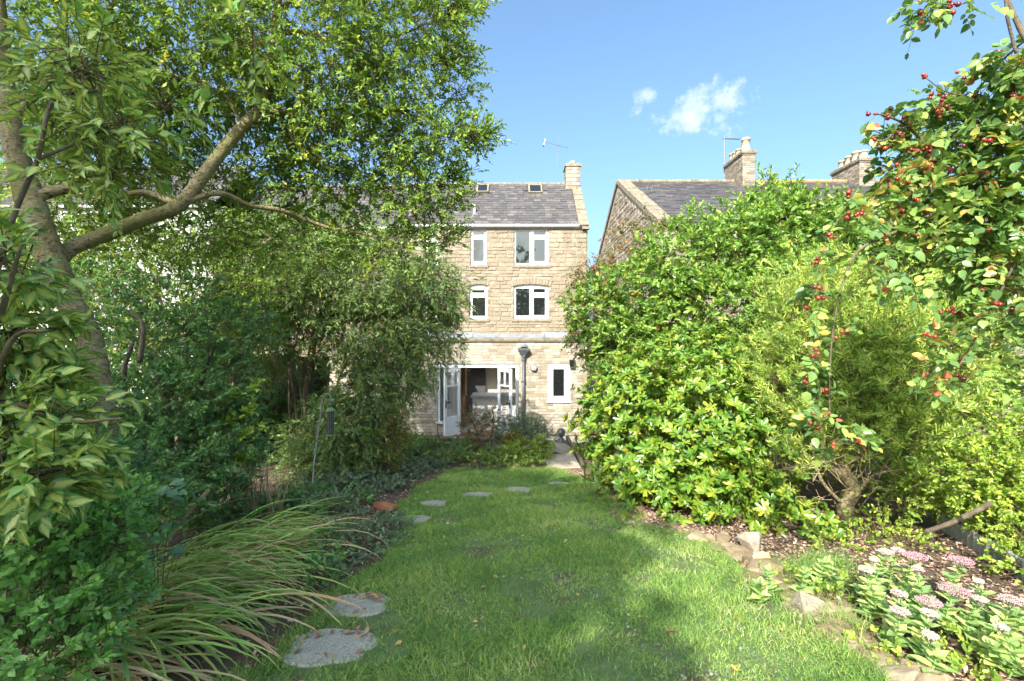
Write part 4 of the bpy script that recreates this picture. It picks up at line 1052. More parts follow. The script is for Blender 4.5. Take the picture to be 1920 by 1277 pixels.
LM['needle'] = leafmat('needle_leaf', [(0, (.06, .10, .018)), (.4, (.12, .185, .028)), (.75, (.20, .26, .035)), (1, (.30, .31, .05))], .36, gain=(2.5, 2.9, 2.7))
LM['small'] = leafmat('small_round_leaf', [(0, (.05, .11, .015)), (.45, (.11, .195, .022)), (.8, (.19, .26, .03)), (1, (.32, .33, .05))], .36, gain=(2.6, 2.5, 2.6))
LM['rose'] = leafmat('rose_leaf', [(0, (.035, .085, .022)), (.4, (.065, .14, .028)), (.75, (.12, .20, .035)), (.90, (.22, .22, .04)), (.96, (.30, .20, .04)), (1, (.26, .08, .03))], .36, .36, gain=(2.6, 2.5, 2.6))
LM['elaeagnus'] = leafmat('variegated_leaf', [(0, (.030, .075, .022)), (.5, (.055, .125, .03)), (1, (.09, .17, .035))], .34, .38, veins=(.62, .36, (.54, .55, .14), .72), gain=(3.3, 3.3, 3.0))
LM['euonymus'] = leafmat('cream_edged_leaf', [(0, (.035, .10, .025)), (.5, (.065, .155, .032)), (1, (.10, .20, .04))], .32, .38, veins=(.70, .92, (.42, .48, .24), .5), gain=(3.5, 3.4, 3.0))
LM['strap'] = leafmat('strap_leaf', [(0, (.055, .13, .028)), (.4, (.10, .20, .04)), (.62, (.17, .25, .06)), (.74, (.23, .20, .09)), (.88, (.22, .17, .08)), (1, (.19, .135, .07))], .30, .45, patch=.75, pscale=7, gain=(3.1, 2.9, 2.8))
LM['sedum'] = leafmat('fleshy_leaf', [(0, (.09, .17, .05)), (.5, (.15, .25, .065)), (1, (.24, .32, .09))], .26, .45, gain=(2.3, 2.35, 2.2))
LM['greygreen'] = leafmat('grey_green_leaf', [(0, (.045, .085, .04)), (.5, (.085, .14, .06)), (1, (.15, .20, .08))], .28, .5)
LM['blue'] = leafmat('blue_green_leaf', [(0, (.045, .11, .05)), (.5, (.07, .15, .062)), (1, (.11, .20, .075))], .3, .55)
LM['yellowish'] = leafmat('golden_leaf', [(0, (.14, .16, .02)), (.5, (.28, .28, .03)), (1, (.42, .38, .05))], .35, gain=(1.1, 1.1, 1.2))
LM['red'] = leafmat('reddish_leaf', [(0, (.06, .09, .025)), (.5, (.11, .12, .035)), (.75, (.16, .09, .04)), (1, (.24, .06, .04))], .3)
LM['grass'] = leafmat('grass_blade', [(0, (.030, .082, .014)), (.4, (.06, .135, .020)), (.7, (.10, .18, .028)), (.9, (.17, .21, .05)), (1, (.28, .24, .10))], .40, .5, .3, patch=.9, gain=(3.35, 3.0, 3.7))
LM['litter'] = leafmat('dead_leaf', [(0, (.10, .07, .045)), (.4, (.19, .14, .09)), (.75, (.31, .245, .165)), (1, (.40, .34, .25))], .12, .8, .2, gain=(1.65, 1.6, 1.35))
LM['fallen'] = leafmat('fallen_leaf', [(0, (.45, .33, .04)), (.5, (.48, .40, .14)), (.8, (.40, .30, .17)), (1, (.20, .09, .05))], .2, .7, .2, gain=(1.1, 1.1, 1.1))
R0 = np.random.default_rng(2024)

# ------------------------------------------------------------------ big tree on the left
tree = empty('tree', (-2.75, 3.5, gz(3.5)), 'large leaning tree with pale bark and a spreading small-leaved crown over the left side', 'tree')
tr = random.Random(5)
pts, rad = limb([(212, 960, 3.4, 84), (200, 860, 3.4, 70), (188, 730, 3.4, 66), (165, 630, 3.4, 72), (120, 545, 3.42, 78), (82, 450, 3.45, 80), (52, 360, 3.5, 76), (28, 270, 3.5, 62), (12, 170, 3.5, 46), (4, 60, 3.5, 36), (-8, -60, 3.5, 30), (-10, -200, 3.6, 22)], 7)
rad = [r_*.57 for r_ in rad]
trunk = MB().tube(pts, rad, 14, tr, .07).build('trunk', M['bark'], tree, True)
limbs = [
 [(92, 500, 3.5, 50), (140, 462, 3.65, 48), (205, 437, 3.8, 46), (270, 410, 3.95, 44), (335, 385, 4.1, 44), (400, 305, 4.2, 40), (455, 235, 4.3, 36), (490, 195, 4.35, 33), (505, 120, 4.4, 30), (515, 40, 4.4, 24), (535, -60, 4.4, 18)],
 [(60, 372, 3.5, 40), (105, 358, 3.55, 34), (150, 352, 3.6, 30)],
 [(495, 205, 4.35, 22), (540, 212, 4.45, 16), (600, 238, 4.6, 12), (665, 262, 4.75, 8), (730, 268, 4.85, 5)],
 [(492, 212, 4.35, 18), (535, 230, 4.5, 14), (553, 268, 4.55, 12), (580, 293, 4.6, 11), (615, 310, 4.7, 8), (680, 330, 4.8, 5)],
 [(340, 382, 4.1, 22), (410, 362, 4.25, 18), (470, 386, 4.5, 15), (530, 395, 4.7, 15), (590, 418, 4.9, 13), (640, 430, 5.0, 10), (690, 405, 5.0, 7)],
 [(335, 385, 4.1, 24), (270, 360, 4.3, 18), (200, 372, 4.5, 14), (130, 360, 4.7, 10)],
 [(512, 60, 4.4, 20), (575, 62, 4.45, 18), (625, 75, 4.5, 15), (690, 70, 4.6, 11), (745, 66, 4.7, 7), (830, 30, 4.8, 4)],
 [(516, 20, 4.4, 16), (560, -5, 4.4, 12), (640, -20, 4.4, 8)],
 [(20, 230, 3.5, 30), (90, 150, 3.6, 22), (170, 60, 3.8, 15), (240, -30, 4.0, 10)],
 [(455, 235, 4.3, 16), (420, 180, 4.2, 11), (350, 150, 4.1, 9), (280, 120, 4.0, 5)],
 [(640, 430, 5.0, 9), (720, 445, 5.1, 7), (790, 440, 5.2, 5), (850, 420, 5.2, 3)],
 [(600, 238, 4.6, 9), (720, 210, 4.8, 7), (830, 230, 4.9, 5), (915, 252, 4.95, 2.5)],
]
for rws in limbs:
    pts, rad = limb(rws, 6); rad = [r_*.56 for r_ in rad]; MB().tube(pts, rad, 10, tr, .06).build('limb', M['bark'], tree, True)
# the sawn stub
pts, rad = limb([(150, 352, 3.6, 30), (157, 351, 3.61, 28)], 2)
canopy = [C(90, 60, 4.0, 190, 150, .8), C(330, 60, 4.3, 190, 130, .9), C(560, 60, 4.5, 170, 120, .8), C(740, 50, 4.7, 120, 90, .6), C(820, 40, 4.8, 65, 60, .45, .9),
          C(200, 230, 4.6, 180, 90, .6), C(420, 160, 4.6, 160, 90, .7), C(600, 180, 4.6, 150, 90, .6), C(740, 170, 4.8, 90, 70, .5), C(660, 290, 4.8, 150, 70, .5),
          C(790, 255, 4.9, 85, 50, .4), C(870, 250, 5.0, 46, 24, .25, 1.5), C(860, 170, 5.0, 34, 22, .2, 1.3), C(765, 350, 5.0, 75, 60, .5), C(790, 410, 5.1, 55, 46, .4), C(600, 360, 5.1, 140, 60, .5),
          C(440, 290, 5.0, 130, 70, .5, .9), C(300, 330, 5.0, 140, 60, .5, .8), C(120, 280, 5.0, 100, 90, .5, 1.0), C(130, 390, 5.2, 110, 60, .5, 1.3), C(60, 470, 5.3, 100, 60, .5, 1.2), C(340, 430, 5.2, 150, 60, .5, .9), C(560, 460, 5.2, 120, 45, .4, .9), C(740, 470, 5.2, 80, 40, .4, .8)]
over = [C(100, -200, 4.0, 300, 160, 1.2, .5), C(430, -170, 4.4, 260, 130, 1.1, .5), C(660, -90, 4.6, 160, 80, .8, .6)]
L1, t1 = twigs(R0, canopy, 7400, .20, 11, .050, .024, up=.15, out=.9, jit=.6, droop=.28, shell=.25, flat=.6)
L2, t2 = twigs(R0, over, 1500, .22, 11, .055, .027, up=.2, shell=.3)
put('crown', leaves_mesh('crown', L1, HEX), LM['tree'], tree); put('crown_top', leaves_mesh('crown_top', L2, LANCE), LM['tree'], tree)
put('twigs', twig_mesh('twigs', t1, .0026, .6, R0), M['twig'], tree)
# pendent sprays that reach out against the sky and hang down on the left
L3, t3 = twigs(R0, [C(880, 250, 4.95, 50, 14, .15), C(845, 110, 4.95, 40, 30, .15), C(840, 335, 5.05, 20, 40, .15), C(850, 385, 5.1, 14, 20, .1), C(850, 20, 4.9, 40, 26, .2), C(840, 450, 5.2, 26, 22, .15)], 190, .26, 13, .052, .025, up=.25, out=.3, bias=(.9, 0, .1), jit=.35, droop=.1, shell=.1)
put('outer_sprays', leaves_mesh('outer_sprays', L3, HEX), LM['tree'], tree); put('twigs', twig_mesh('twigs', t3, .003), M['twig'], tree)

# ------------------------------------------------------------------ tall tree behind the camera on the left, whose shade covers the lawn
st_ = empty('tree', (-7.0, -9, .6), 'tall broad tree behind the lawn whose crown shades the grass', 'tree')
MB().tube([(-7.0, -9, .3), (-6.9, -9.1, 3), (-6.8, -9, 6), (-7.0, -9, 10)], [.30, .24, .18, .07], 10, tr, .05).build('trunk', M['bark'], st_, True)
MB().tube([(-6.9, -9, 4), (-5.8, -8.8, 6), (-5.0, -8.9, 8)], [.14, .1, .05], 8).build('limb', M['bark'], st_, True)
MB().tube([(-6.9, -9, 4.6), (-8.4, -8.8, 6.6), (-9.3, -8.9, 8.5)], [.14, .1, .05], 8).build('limb', M['bark'], st_, True)
sh = [(np.array([-6.5, -9, 7.4]), np.array([3.0, 1.5, 2.9]), 1), (np.array([-7.2, -9, 10.6]), np.array([2.4, 1.5, 2.0]), 1.1), (np.array([-8.3, -9, 12.3]), np.array([1.7, 1.2, 1.0]), 1)]
sh2 = [(np.array([-9.6, -9, 7.5]), np.array([2.3, 1.5, 3.2]), 1), (np.array([-9.6, -9, 11.0]), np.array([2.0, 1.4, 2.0]), 1), (np.array([-11.6, -9, 8.5]), np.array([1.6, 1.5, 3.0]), .8)]
L, tw = twigs(R0, sh, 4000, .4, 10, .20, .13, up=.2, shell=.35, rough=.10); L2, tw = twigs(R0, sh2, 330, .4, 10, .19, .11, up=.2, shell=.2); L = join(L, L2)
put('crown', leaves_mesh('crown', L, leaf_lance(.1, .1)), LM['tree'], st_)
# trees at the far end of the garden behind the camera: the windows mirror them
for i, (x, y, h, lab) in enumerate(((-6, -24, 11.5, 'bushy tree at the far garden end opposite the doors'), (1.2, -25, 14.5, 'round tree at the far garden end opposite the downpipe'), (6.5, -23, 12.5, 'tall tree at the far garden end opposite the right house'), (-15, -22, 10, 'wide tree at the far garden end opposite the white house'), (14, -24, 10, 'spreading tree at the far garden corner behind the rose'))):
    t_ = empty('tree', (x, y, .6), lab, 'tree', 'trees at the far end of the garden')
    MB().tube([(x, y, .4), (x+.2, y, h*.5), (x, y, h*.8)], [.2, .14, .05], 8).build('trunk', M['bark_dark'], t_)
    L, tw = twigs(R0, [(np.array([x, y, .6+h*.55]), np.array([3.4, 2.2, h*.42]), 1), (np.array([x+1.8, y, .6+h*.35]), np.array([2.8, 2, h*.33]), 1), (np.array([x-1.9, y, .6+h*.36]), np.array([2.6, 2, h*.34]), 1)], 900, .8, 9, .42, .26, shell=.2)
    put('crown', leaves_mesh('crown', L, LANCE), LM['dark'], t_)

# ------------------------------------------------------------------ tall narrow-leaved shrub by the doors
def stems(parent, rows, mat='bark_dark', name='stem', n=5, seg=7, lab=None):
    for r_ in rows:
        pts, rad = limb(r_, n); MB().tube(pts, rad, seg, tr, .07).build(name, M[mat], parent, True)
ns = empty('shrub', (-3.4, 8.9, gz(8.9)), 'tall arching narrow-leaved shrub between the tree and the french doors', 'shrub')
stems(ns, [[(578, 905, 8.6, 16), (574, 780, 8.7, 15), (582, 690, 8.8, 15), (592, 620, 8.8, 12), (620, 540, 8.8, 8)], [(560, 905, 8.4, 6), (557, 800, 8.4, 5), (545, 700, 8.4, 4), (530, 620, 8.4, 3)], [(548, 905, 8.3, 5), (543, 780, 8.3, 4), (541, 690, 8.3, 3)], [(600, 905, 8.5, 6), (612, 800, 8.6, 5), (640, 700, 8.7, 4), (690, 610, 8.8, 3)], [(568, 905, 8.5, 4), (566, 760, 8.5, 4), (556, 680, 8.5, 3)]])
ncl = [C(700, 520, 9.2, 130, 70, .9), C(600, 530, 9.0, 120, 75, .9), C(500, 560, 9.0, 100, 70, .8), C(790, 540, 9.4, 75, 65, .7), C(770, 610, 9.3, 85, 55, .6), C(690, 620, 8.9, 95, 65, .7), C(730, 680, 8.8, 75, 60, .55), C(560, 620, 8.8, 80, 45, .6, .7),
       C(690, 740, 8.4, 70, 60, .5), C(640, 810, 8.0, 85, 75, .5), C(700, 820, 8.2, 55, 60, .4), C(610, 880, 7.8, 70, 50, .4), C(780, 680, 9.2, 45, 50, .4, .6), C(480, 640, 8.8, 80, 60, .6, .7), C(520, 440, 9.6, 120, 50, .8), C(640, 445, 9.5, 110, 45, .7), C(845, 560, 9.5, 26, 40, .3, .8), C(840, 640, 9.4, 20, 30, .2, .6)]
L, tw = twigs(R0, ncl, 7200, .30, 13, .095, .025, up=.0, out=.8, jit=.5, droop=.55, shell=.3, flat=.5, spread=.55)
put('foliage', leaves_mesh('foliage', L, LANCE), LM['willowy'], ns); put('twigs', twig_mesh('twigs', tw, .003, .6, R0), M['twig'], ns)
gs = empty('shrub', P(730, 880, 8.1), 'small golden green bush at the right foot of the tall narrow-leaved shrub', 'shrub')
L, tw = twigs(R0, [C(735, 815, 8.0, 28, 50, .3), C(715, 865, 7.9, 26, 30, .25), C(750, 790, 8.1, 16, 26, .2)], 330, .16, 12, .045, .010, up=.5, droop=.2, shell=.2)
put('foliage', leaves_mesh('foliage', L, LANCE), LM['yellowish'], gs); put('twigs', twig_mesh('twigs', tw, .002), M['twig'], gs)

# ------------------------------------------------------------------ dark evergreen shrubs on the left
ds = empty('shrub', (-3.6, 5.2, gz(5.2)), 'dark small-leaved evergreen shrub beside the tree trunk', 'shrub')
stems(ds, [[(300, 950, 5.0, 16), (320, 800, 5.0, 13), (290, 690, 5.0, 9), (262, 640, 5.0, 6)], [(330, 940, 5.0, 12), (360, 780, 5.1, 9), (400, 650, 5.2, 6)], [(240, 800, 4.6, 11), (232, 700, 4.6, 10), (250, 640, 4.6, 6)], [(262, 680, 4.6, 10), (268, 610, 4.6, 8), (245, 585, 4.6, 5)]])
dcl = [C(300, 760, 4.8, 110, 70, .5), C(390, 720, 5.3, 85, 75, .5), C(330, 860, 4.6, 110, 75, .5), C(420, 830, 5.2, 60, 80, .4), C(230, 860, 4.2, 90, 70, .4), C(260, 930, 4.0, 100, 45, .35), C(400, 930, 4.9, 60, 40, .35), C(300, 640, 5.2, 110, 60, .5, .55), C(420, 620, 5.6, 90, 60, .5, .7), C(180, 560, 5.2, 70, 70, .5, .5), C(320, 560, 5.4, 120, 45, .5, .45), C(150, 760, 4.2, 70, 90, .4, .6)]
L, tw = twigs(R0, dcl, 3700, .15, 11, .044, .023, up=.35, shell=.3, flat=.7, droop=.15)
put('foliage', leaves_mesh('foliage', L, HEX), LM['dark'], ds); put('twigs', twig_mesh('twigs', tw, .0025, .5, R0), M['twig'], ds)
ls = empty('shrub', P(450, 940, 5.3), 'light green leafy shoots standing out from the dark evergreen shrub', 'shrub')
L = None
for row in ([(400, 760, 5.0), (440, 740, 4.95), (490, 722, 4.9)], [(395, 850, 5.0), (435, 832, 4.95), (480, 805, 4.9)], [(430, 870, 5.0), (460, 855, 5.0)], [(410, 800, 5.0), (470, 770, 4.95)]):
    a, b = np.array(P(*row[0])), np.array(P(*row[-1])); cl_ = [((a+(b-a)*s), np.array([.03, .03, .02]), 1) for s in np.linspace(0, 1, 6)]
    q, tw = twigs(R0, cl_, 34, .10, 8, .045, .022, up=.5, out=.3, bias=tuple(unit(b-a)*.7), shell=.1, rvar=.2); L = q if L is None else join(L, q)
put('foliage', leaves_mesh('foliage', L, HEX), LM['small'], ls)
# ivy-dark mass behind, low screen of leaves and a fence-high hedge along the left boundary
iv = empty('hedge', (-5.2, 9.2, gz(9)), 'dark ivy hedge in deep shade behind the shepherd crook', 'hedge')
MB().box(-7.5, -3.9, 10.1, 10.25, gz(10)-.1, gz(10)+2.1).build('fence_panel', M['bark_dark'], iv)
L, tw = twigs(R0, [C(500, 780, 9.6, 80, 110, .3), C(560, 850, 9.4, 70, 60, .3), C(420, 800, 9.6, 100, 110, .3), C(300, 780, 9.6, 120, 130, .3), C(640, 740, 9.8, 70, 80, .3)], 1500, .22, 9, .075, .06, up=.0, shell=.2)
put('foliage', leaves_mesh('foliage', L, HEX), LM['dark'], iv)
# the shrub that fills the gaps in front of the white wall
fs_ = empty('shrub', (-5.0, 7.6, gz(7.6)), 'loose twiggy shrub in front of the white house', 'shrub')
L, tw = twigs(R0, [C(330, 540, 7.5, 150, 80, .7, .6), C(180, 620, 7.2, 120, 90, .7, .7), C(440, 600, 7.8, 90, 80, .6, .9), C(120, 480, 7.2, 120, 110, .7, .6), C(480, 500, 7.8, 90, 70, .6, .9), C(260, 680, 7.4, 140, 80, .6, .9), C(220, 480, 7.4, 160, 70, .6, 1.2), C(380, 440, 7.6, 110, 50, .5, .9), C(330, 600, 7.5, 180, 60, .5, 1.0)], 3700, .22, 11, .055, .026, up=.2, shell=.2)
put('foliage', leaves_mesh('foliage', L, HEX), LM['tree'], fs_); put('twigs', twig_mesh('twigs', tw, .003, .8, R0), M['twig'], fs_)
stems(fs_, [[(330, 860, 7.4, 9), (340, 700, 7.4, 8), (300, 560, 7.5, 5), (270, 470, 7.5, 3)], [(430, 860, 7.6, 8), (440, 700, 7.6, 6), (470, 560, 7.7, 4)], [(200, 860, 7.3, 9), (190, 700, 7.2, 7), (150, 540, 7.2, 4)]])

# hedges along both boundaries
for x, y0, y1, lab in ((-7.3, -6, 9.6, 'clipped evergreen hedge along the left boundary behind the shrubs'), (7.6, -6, 11.4, 'clipped evergreen hedge along the right boundary behind the shrubs')):
    h_ = empty('hedge', (x, (y0+y1)/2, gz((y0+y1)/2)), lab, 'hedge')
    for y in np.arange(y0+.5, y1, 1.3): MB().tube([(x, y, gz(y)-.1), (x+.05, y, gz(y)+1.6)], [.03, .015], 6).build('stem', M['bark_dark'], h_)
    L, tw = twigs(R0, [(np.array([x, y, gz(y)+1.05]), np.array([.45, .8, 1.05]), 1) for y in np.arange(y0, y1, .9)], 1500, .2, 9, .075, .042, up=.3, shell=.5)
    put('foliage', leaves_mesh('foliage', L, LANCE), LM['dark'], h_)

# ------------------------------------------------------------------ variegated shrubs nearest on the left
el = empty('shrub', (-2.2, 1.5, gz(1.5)), 'large-leaved shrub with yellow centred variegated leaves at the left edge', 'shrub')
stems(el, [[(-60, 1000, 1.8, 30), (-20, 850, 1.8, 22), (30, 760, 1.8, 14), (120, 790, 1.8, 8), (230, 785, 1.8, 5)], [(-60, 950, 1.8, 26), (-30, 700, 1.8, 18), (10, 560, 1.8, 10), (40, 460, 1.8, 5)], [(-40, 800, 1.8, 16), (20, 640, 1.8, 10), (90, 620, 1.8, 6)]], 'twig')
ecl = [C(15, 480, 1.9, 30, 50, .15), C(15, 620, 1.9, 50, 60, .18), C(25, 740, 1.9, 60, 55, .2), C(110, 770, 1.85, 60, 26, .12, .45), C(215, 778, 1.9, 50, 16, .08, .5), C(30, 850, 1.8, 70, 50, .2), C(90, 900, 1.8, 60, 30, .16), C(30, 680, 2.0, 60, 50, .2, .6), C(60, 880, 1.7, 70, 30, .15)]
L, tw = twigs(R0, ecl, 260, .15, 8, .074, .036, up=.15, out=.7, bias=(.35, .0, 0), jit=.4, droop=.3, shell=.15, flat=.8, spread=.8)
m = pick_front(L, 290); leaf_parts(el, L, m, FULL, LM['elaeagnus']); put('foliage', leaves_mesh('foliage', sub(L, ~m), FULL), LM['elaeagnus'], el); put('twigs', twig_mesh('twigs', tw, .0025), M['twig'], el)
# a few larger branches of it hang in the top of the picture
L, tw = twigs(R0, [C(310, 190, 2.9, 60, 26, .15), C(230, 240, 2.8, 70, 40, .2), C(150, 130, 2.8, 90, 70, .25), C(130, 230, 2.8, 50, 50, .2), C(200, 310, 2.9, 60, 35, .2), C(480, 80, 3.0, 40, 40, .2, .5), C(150, 320, 2.8, 40, 30, .2, .5)], 150, .20, 8, .085, .038, up=-.1, droop=.4, shell=.1, rvar=.4)
hb2 = empty('shrub', (-2.6, 2.4, gz(2.4)), 'tall yellowish large-leaved branches hanging in front of the tree crown', 'shrub')
m = pick_front(L, 200); leaf_parts(hb2, L, m, FULL, LM['elaeagnus'], seed=2); put('foliage', leaves_mesh('foliage', sub(L, ~m), FULL), LM['elaeagnus'], hb2); put('twigs', twig_mesh('twigs', tw, .003), M['twig'], hb2)
stems(hb2, [[(-60, 700, 2.4, 14), (20, 420, 2.5, 10), (70, 300, 2.6, 8), (100, 190, 2.7, 6), (180, 170, 2.8, 5)], [(70, 300, 2.6, 6), (160, 260, 2.8, 5), (250, 215, 2.9, 4), (330, 190, 2.9, 2)]], 'bark_dark')
eu = empty('shrub', (-2.3, 2.3, gz(2.3)), 'low cream-edged variegated shrub filling the bottom left bed', 'shrub')
ecl = [C(60, 1010, 2.1, 110, 60, .25), C(190, 1000, 2.3, 70, 60, .2), C(60, 1120, 2.0, 120, 60, .25), C(180, 1120, 2.2, 60, 70, .2), C(60, 1220, 1.9, 110, 60, .2), C(150, 1240, 2.0, 40, 40, .15), C(200, 940, 2.6, 60, 40, .2), C(40, 940, 2.2, 90, 50, .2)]
L, tw = twigs(R0, ecl, 900, .10, 9, .040, .023, up=.6, out=.8, jit=.35, droop=.1, shell=.35, flat=.9)
m = pick_front(L, 300); leaf_parts(eu, L, m, ROUND, LM['euonymus'], seed=3); put('foliage', leaves_mesh('foliage', sub(L, ~m), HEX), LM['euonymus'], eu); put('twigs', twig_mesh('twigs', tw, .002), M['twig'], eu)
dk = empty('shrub', (-3.3, 3.2, gz(3.2)), 'dark glossy undergrowth between the variegated shrubs and the trunk', 'shrub')
L, tw = twigs(R0, [C(140, 930, 3.0, 110, 60, .3), C(230, 900, 3.2, 80, 60, .3), C(60, 850, 2.8, 110, 90, .3), C(-10, 560, 2.9, 40, 200, .3, .6), C(20, 760, 2.9, 80, 90, .3), C(300, 960, 3.3, 60, 30, .2), C(100, 1040, 2.7, 110, 60, .3)], 900, .14, 9, .055, .028, up=.4, shell=.2)
put('foliage', leaves_mesh('foliage', L, HEX), LM['dark'], dk)
co = empty('plant', (-2.35, 3.1, gz(3.1)), 'round blue-green leaved plant on thin stems above the strappy clump', 'plant')
cs = [(300, 918), (335, 925), (262, 940), (250, 985), (285, 975), (312, 985), (270, 1000), (300, 1005), (240, 1035), (275, 1045), (330, 1035), (345, 1030), (290, 1045), (250, 1090), (262, 1110), (342, 905), (325, 940)]
Pn, An, Nn, ln_, wn, rn = [], [], [], [], [], []
for px, py in cs:
    base = np.array(P(px, py, 2.75+tr.uniform(-.1, .1)))
    for k in range(3):
        a = k*2.1+tr.uniform(0, 6); Pn.append(base); An.append((math.cos(a), math.sin(a), tr.uniform(-.1, .25))); Nn.append((tr.uniform(-.2, .2), -.5, 1)); s = tr.uniform(.045, .065); ln_.append(s); wn.append(s*1.05); rn.append(tr.random())
L = dict(P=np.array(Pn), A=np.array(An), N=np.array(Nn), l=np.array(ln_), w=np.array(wn), r=np.array(rn))
leaf_parts(co, L, np.ones(len(rn), bool), ROUND, LM['blue'], seed=4)
for px, py in cs[::2]: MB().tube([tuple(P(px, py, 2.75)), tuple(P((px+290)/2, (py+1150)/2, 2.75)), (P(300, 1210, 2.75).x, 2.75, gz(2.75))], [.002, .003, .004], 5).build('stem', M['cane'], co)

# ------------------------------------------------------------------ strappy clump
cr = empty('strappy_plant', (-2.3, 3.2, gz(3.2)), 'big clump of long arching strap leaves, green and browning, sweeping over the stepping stones', 'plant')
def blade_mesh(seed, r_, n=9):
    g = np.random.default_rng(seed); a0 = g.uniform(.6, 1.15); bend = g.uniform(1.2, 2.1); pts = [np.zeros(3)]; ang = a0
    for i in range(n):
        ang -= bend/n*(.5+1.0*i/n); pts.append(pts[-1]+np.array([math.cos(ang), g.uniform(-.02, .02), math.sin(ang)])/n)
    v, q, vein = [], [], []
    for i, p in enumerate(pts):
        t = i/n; h = .5*(.55+.9*t if t < .4 else .91)*(1 if t < .55 else max(.02, 1-((t-.55)/.45)**1.6))
        v += [p+np.array([0, -h, .3*h])*.019, p+np.array([0, 0, -.004]), p+np.array([0, h, .3*h])*.019]; vein += [1, 0, 1]
    for i in range(n):
        a = 3*i; q += [(a, a+1, a+4, a+3), (a+1, a+2, a+5, a+4)]
    me = np_mesh('leaf_blade', np.array(v), [np.array(q)], {'rnd': np.full(len(v), r_), 'vein': np.array(vein)}, True); me.materials.append(LM['strap']); return me
BM = [blade_mesh(50+i, r_) for i, r_ in enumerate([.05, .15, .25, .3, .35, .4, .45, .5, .55, .62, .72, .8, .9, .97])]
br = random.Random(77); rest_v, rest_f, rest_r, rest_n = [], [], [], 0
for i in range(900):
    y = br.uniform(2.25, 4.7); x = -2.33+br.gauss(0, .22)-.05*(y-3)
    if br.random() < .3: x -= .25
    s = br.uniform(.70, 1.16)*(1.0 if y < 4 else .85); az = br.gauss(-.12, .40)
    bmx = Matrix.Translation((x, y, gz(y)-.02)) @ Matrix.Rotation(az, 4, 'Z') @ Matrix.Rotation(br.gauss(.05, .16), 4, 'Y') @ Matrix.Rotation(br.gauss(0, .25), 4, 'X') @ Matrix.Diagonal((s, s*br.uniform(.8, 1.2), s*br.uniform(.6, .95), 1))
    me = BM[min(13, int(br.random()**.85*14))]
    if i < 300: piece('leaf_blade', me, bmx, cr)
    else:
        v = np.empty(len(me.vertices)*3, np.float32); me.vertices.foreach_get('co', v); v = v.reshape(-1, 3); Mx = np.array(bmx)
        rest_v.append(v @ Mx[:3, :3].T+Mx[:3, 3]); q = np.array([tuple(p.vertices) for p in me.polygons]); rest_f.append(q+rest_n); rest_n += len(v)
        a = np.empty(len(v), np.float32); me.attributes['rnd'].data.foreach_get('value', a); rest_r.append(a)
put('leaf_mass', np_mesh('leaf_mass', np.concatenate(rest_v), np.concatenate(rest_f), {'rnd': np.concatenate(rest_r)}, True), LM['strap'], cr)
# dry stalks
dr_ = empty('dry_stalks', P(480, 980, 5.15), 'clump of dry straw-coloured stalks in the left bed', 'plant')
for i in range(70):
    px = 485+br.gauss(0, 26) if i < 50 else 440+br.gauss(0, 14); d = 5.15+br.uniform(-.15, .15); g0 = Vector(((px-CX)/F*d, d, gz(d)-.02)); lean = br.gauss(.05, .16); h = br.uniform(.35, .78)
    e = g0+Vector((lean*h*1.2, br.gauss(0, .1)*h, h)); mid_ = g0.lerp(e, .5)+Vector((br.gauss(0, .015), 0, 0))
    MB().tube([g0, mid_, e], [.005, .004, .0025], 5).build('stalk', M['straw'], dr_)
# fallen/pruned stick
stick = MB().tube([P(300, 1010, 3.3), P(340, 975, 3.5), P(392, 918, 3.7)], [.018, .017, .015], 8, tr, .1).build('branch', M['straw']); tag(stick, 'bare cut stick leaning out of the bed beside the blue-green plant', 'branch')

# ------------------------------------------------------------------ low planting on the left and in front of the doors
def low_plant(name, label, cl, n, L_, k, ll, lw, mat, shape=HEX, mode='alt', tw_=True, **kw):
    c0 = cl[0][0]; e = empty(name, (c0[0], c0[1], gz(c0[1])), label, 'plant' if 'shrub' not in name else 'shrub')
    L, tw = twigs(R0, cl, n, L_, k, ll, lw, mode, **kw)
    g = np.vectorize(gz)(L['P'][:, 1]); L = sub(L, L['P'][:, 2] > g-.02)
    put('foliage', leaves_mesh('foliage', L, shape), LM[mat], e)
    if tw_: put('stems', twig_mesh('stems', tw, .002, .7, R0), M['cane'], e)
    return e
def CG(px, py, rx, ry, h, wgt=1):
    """a low cushion on the ground under a pixel: radii in metres"""
    g = G(px, py); return (np.array([g.x, g.y, g.z+h*.35]), np.array([rx, ry, h]), wgt)
low_plant('ground_plant', 'low grey-green cushion plant spilling over the left lawn edge', [CG(640, 1040, .45, .55, .16), CG(690, 1020, .35, .5, .15), CG(610, 980, .4, .5, .2), CG(730, 1000, .2, .3, .12)], 900, .08, 9, .030, .018, 'greygreen', up=.7, shell=.3)
low_plant('ground_plant', 'mid green leafy undergrowth around the dry stalks', [CG(500, 975, .5, .5, .18), CG(560, 960, .4, .4, .18), CG(430, 985, .5, .4, .2), CG(590, 950, .3, .4, .16), CG(660, 945, .3, .4, .1)], 1000, .10, 8, .045, .028, 'dark', up=.7, shell=.3)
low_plant('nettle', 'dark green nettle-like stems at the tip of the strap leaves', [CG(595, 1110, .14, .2, .16), CG(610, 1060, .12, .2, .2)], 90, .14, 9, .04, .024, 'dark', up=1.0, shell=.2)
def CB(px, d, rx, ry, h, wgt=1):
    return (np.array([(px-CX)/F*d, d, gz(d)+h*.4]), np.array([rx, ry, h]), wgt)
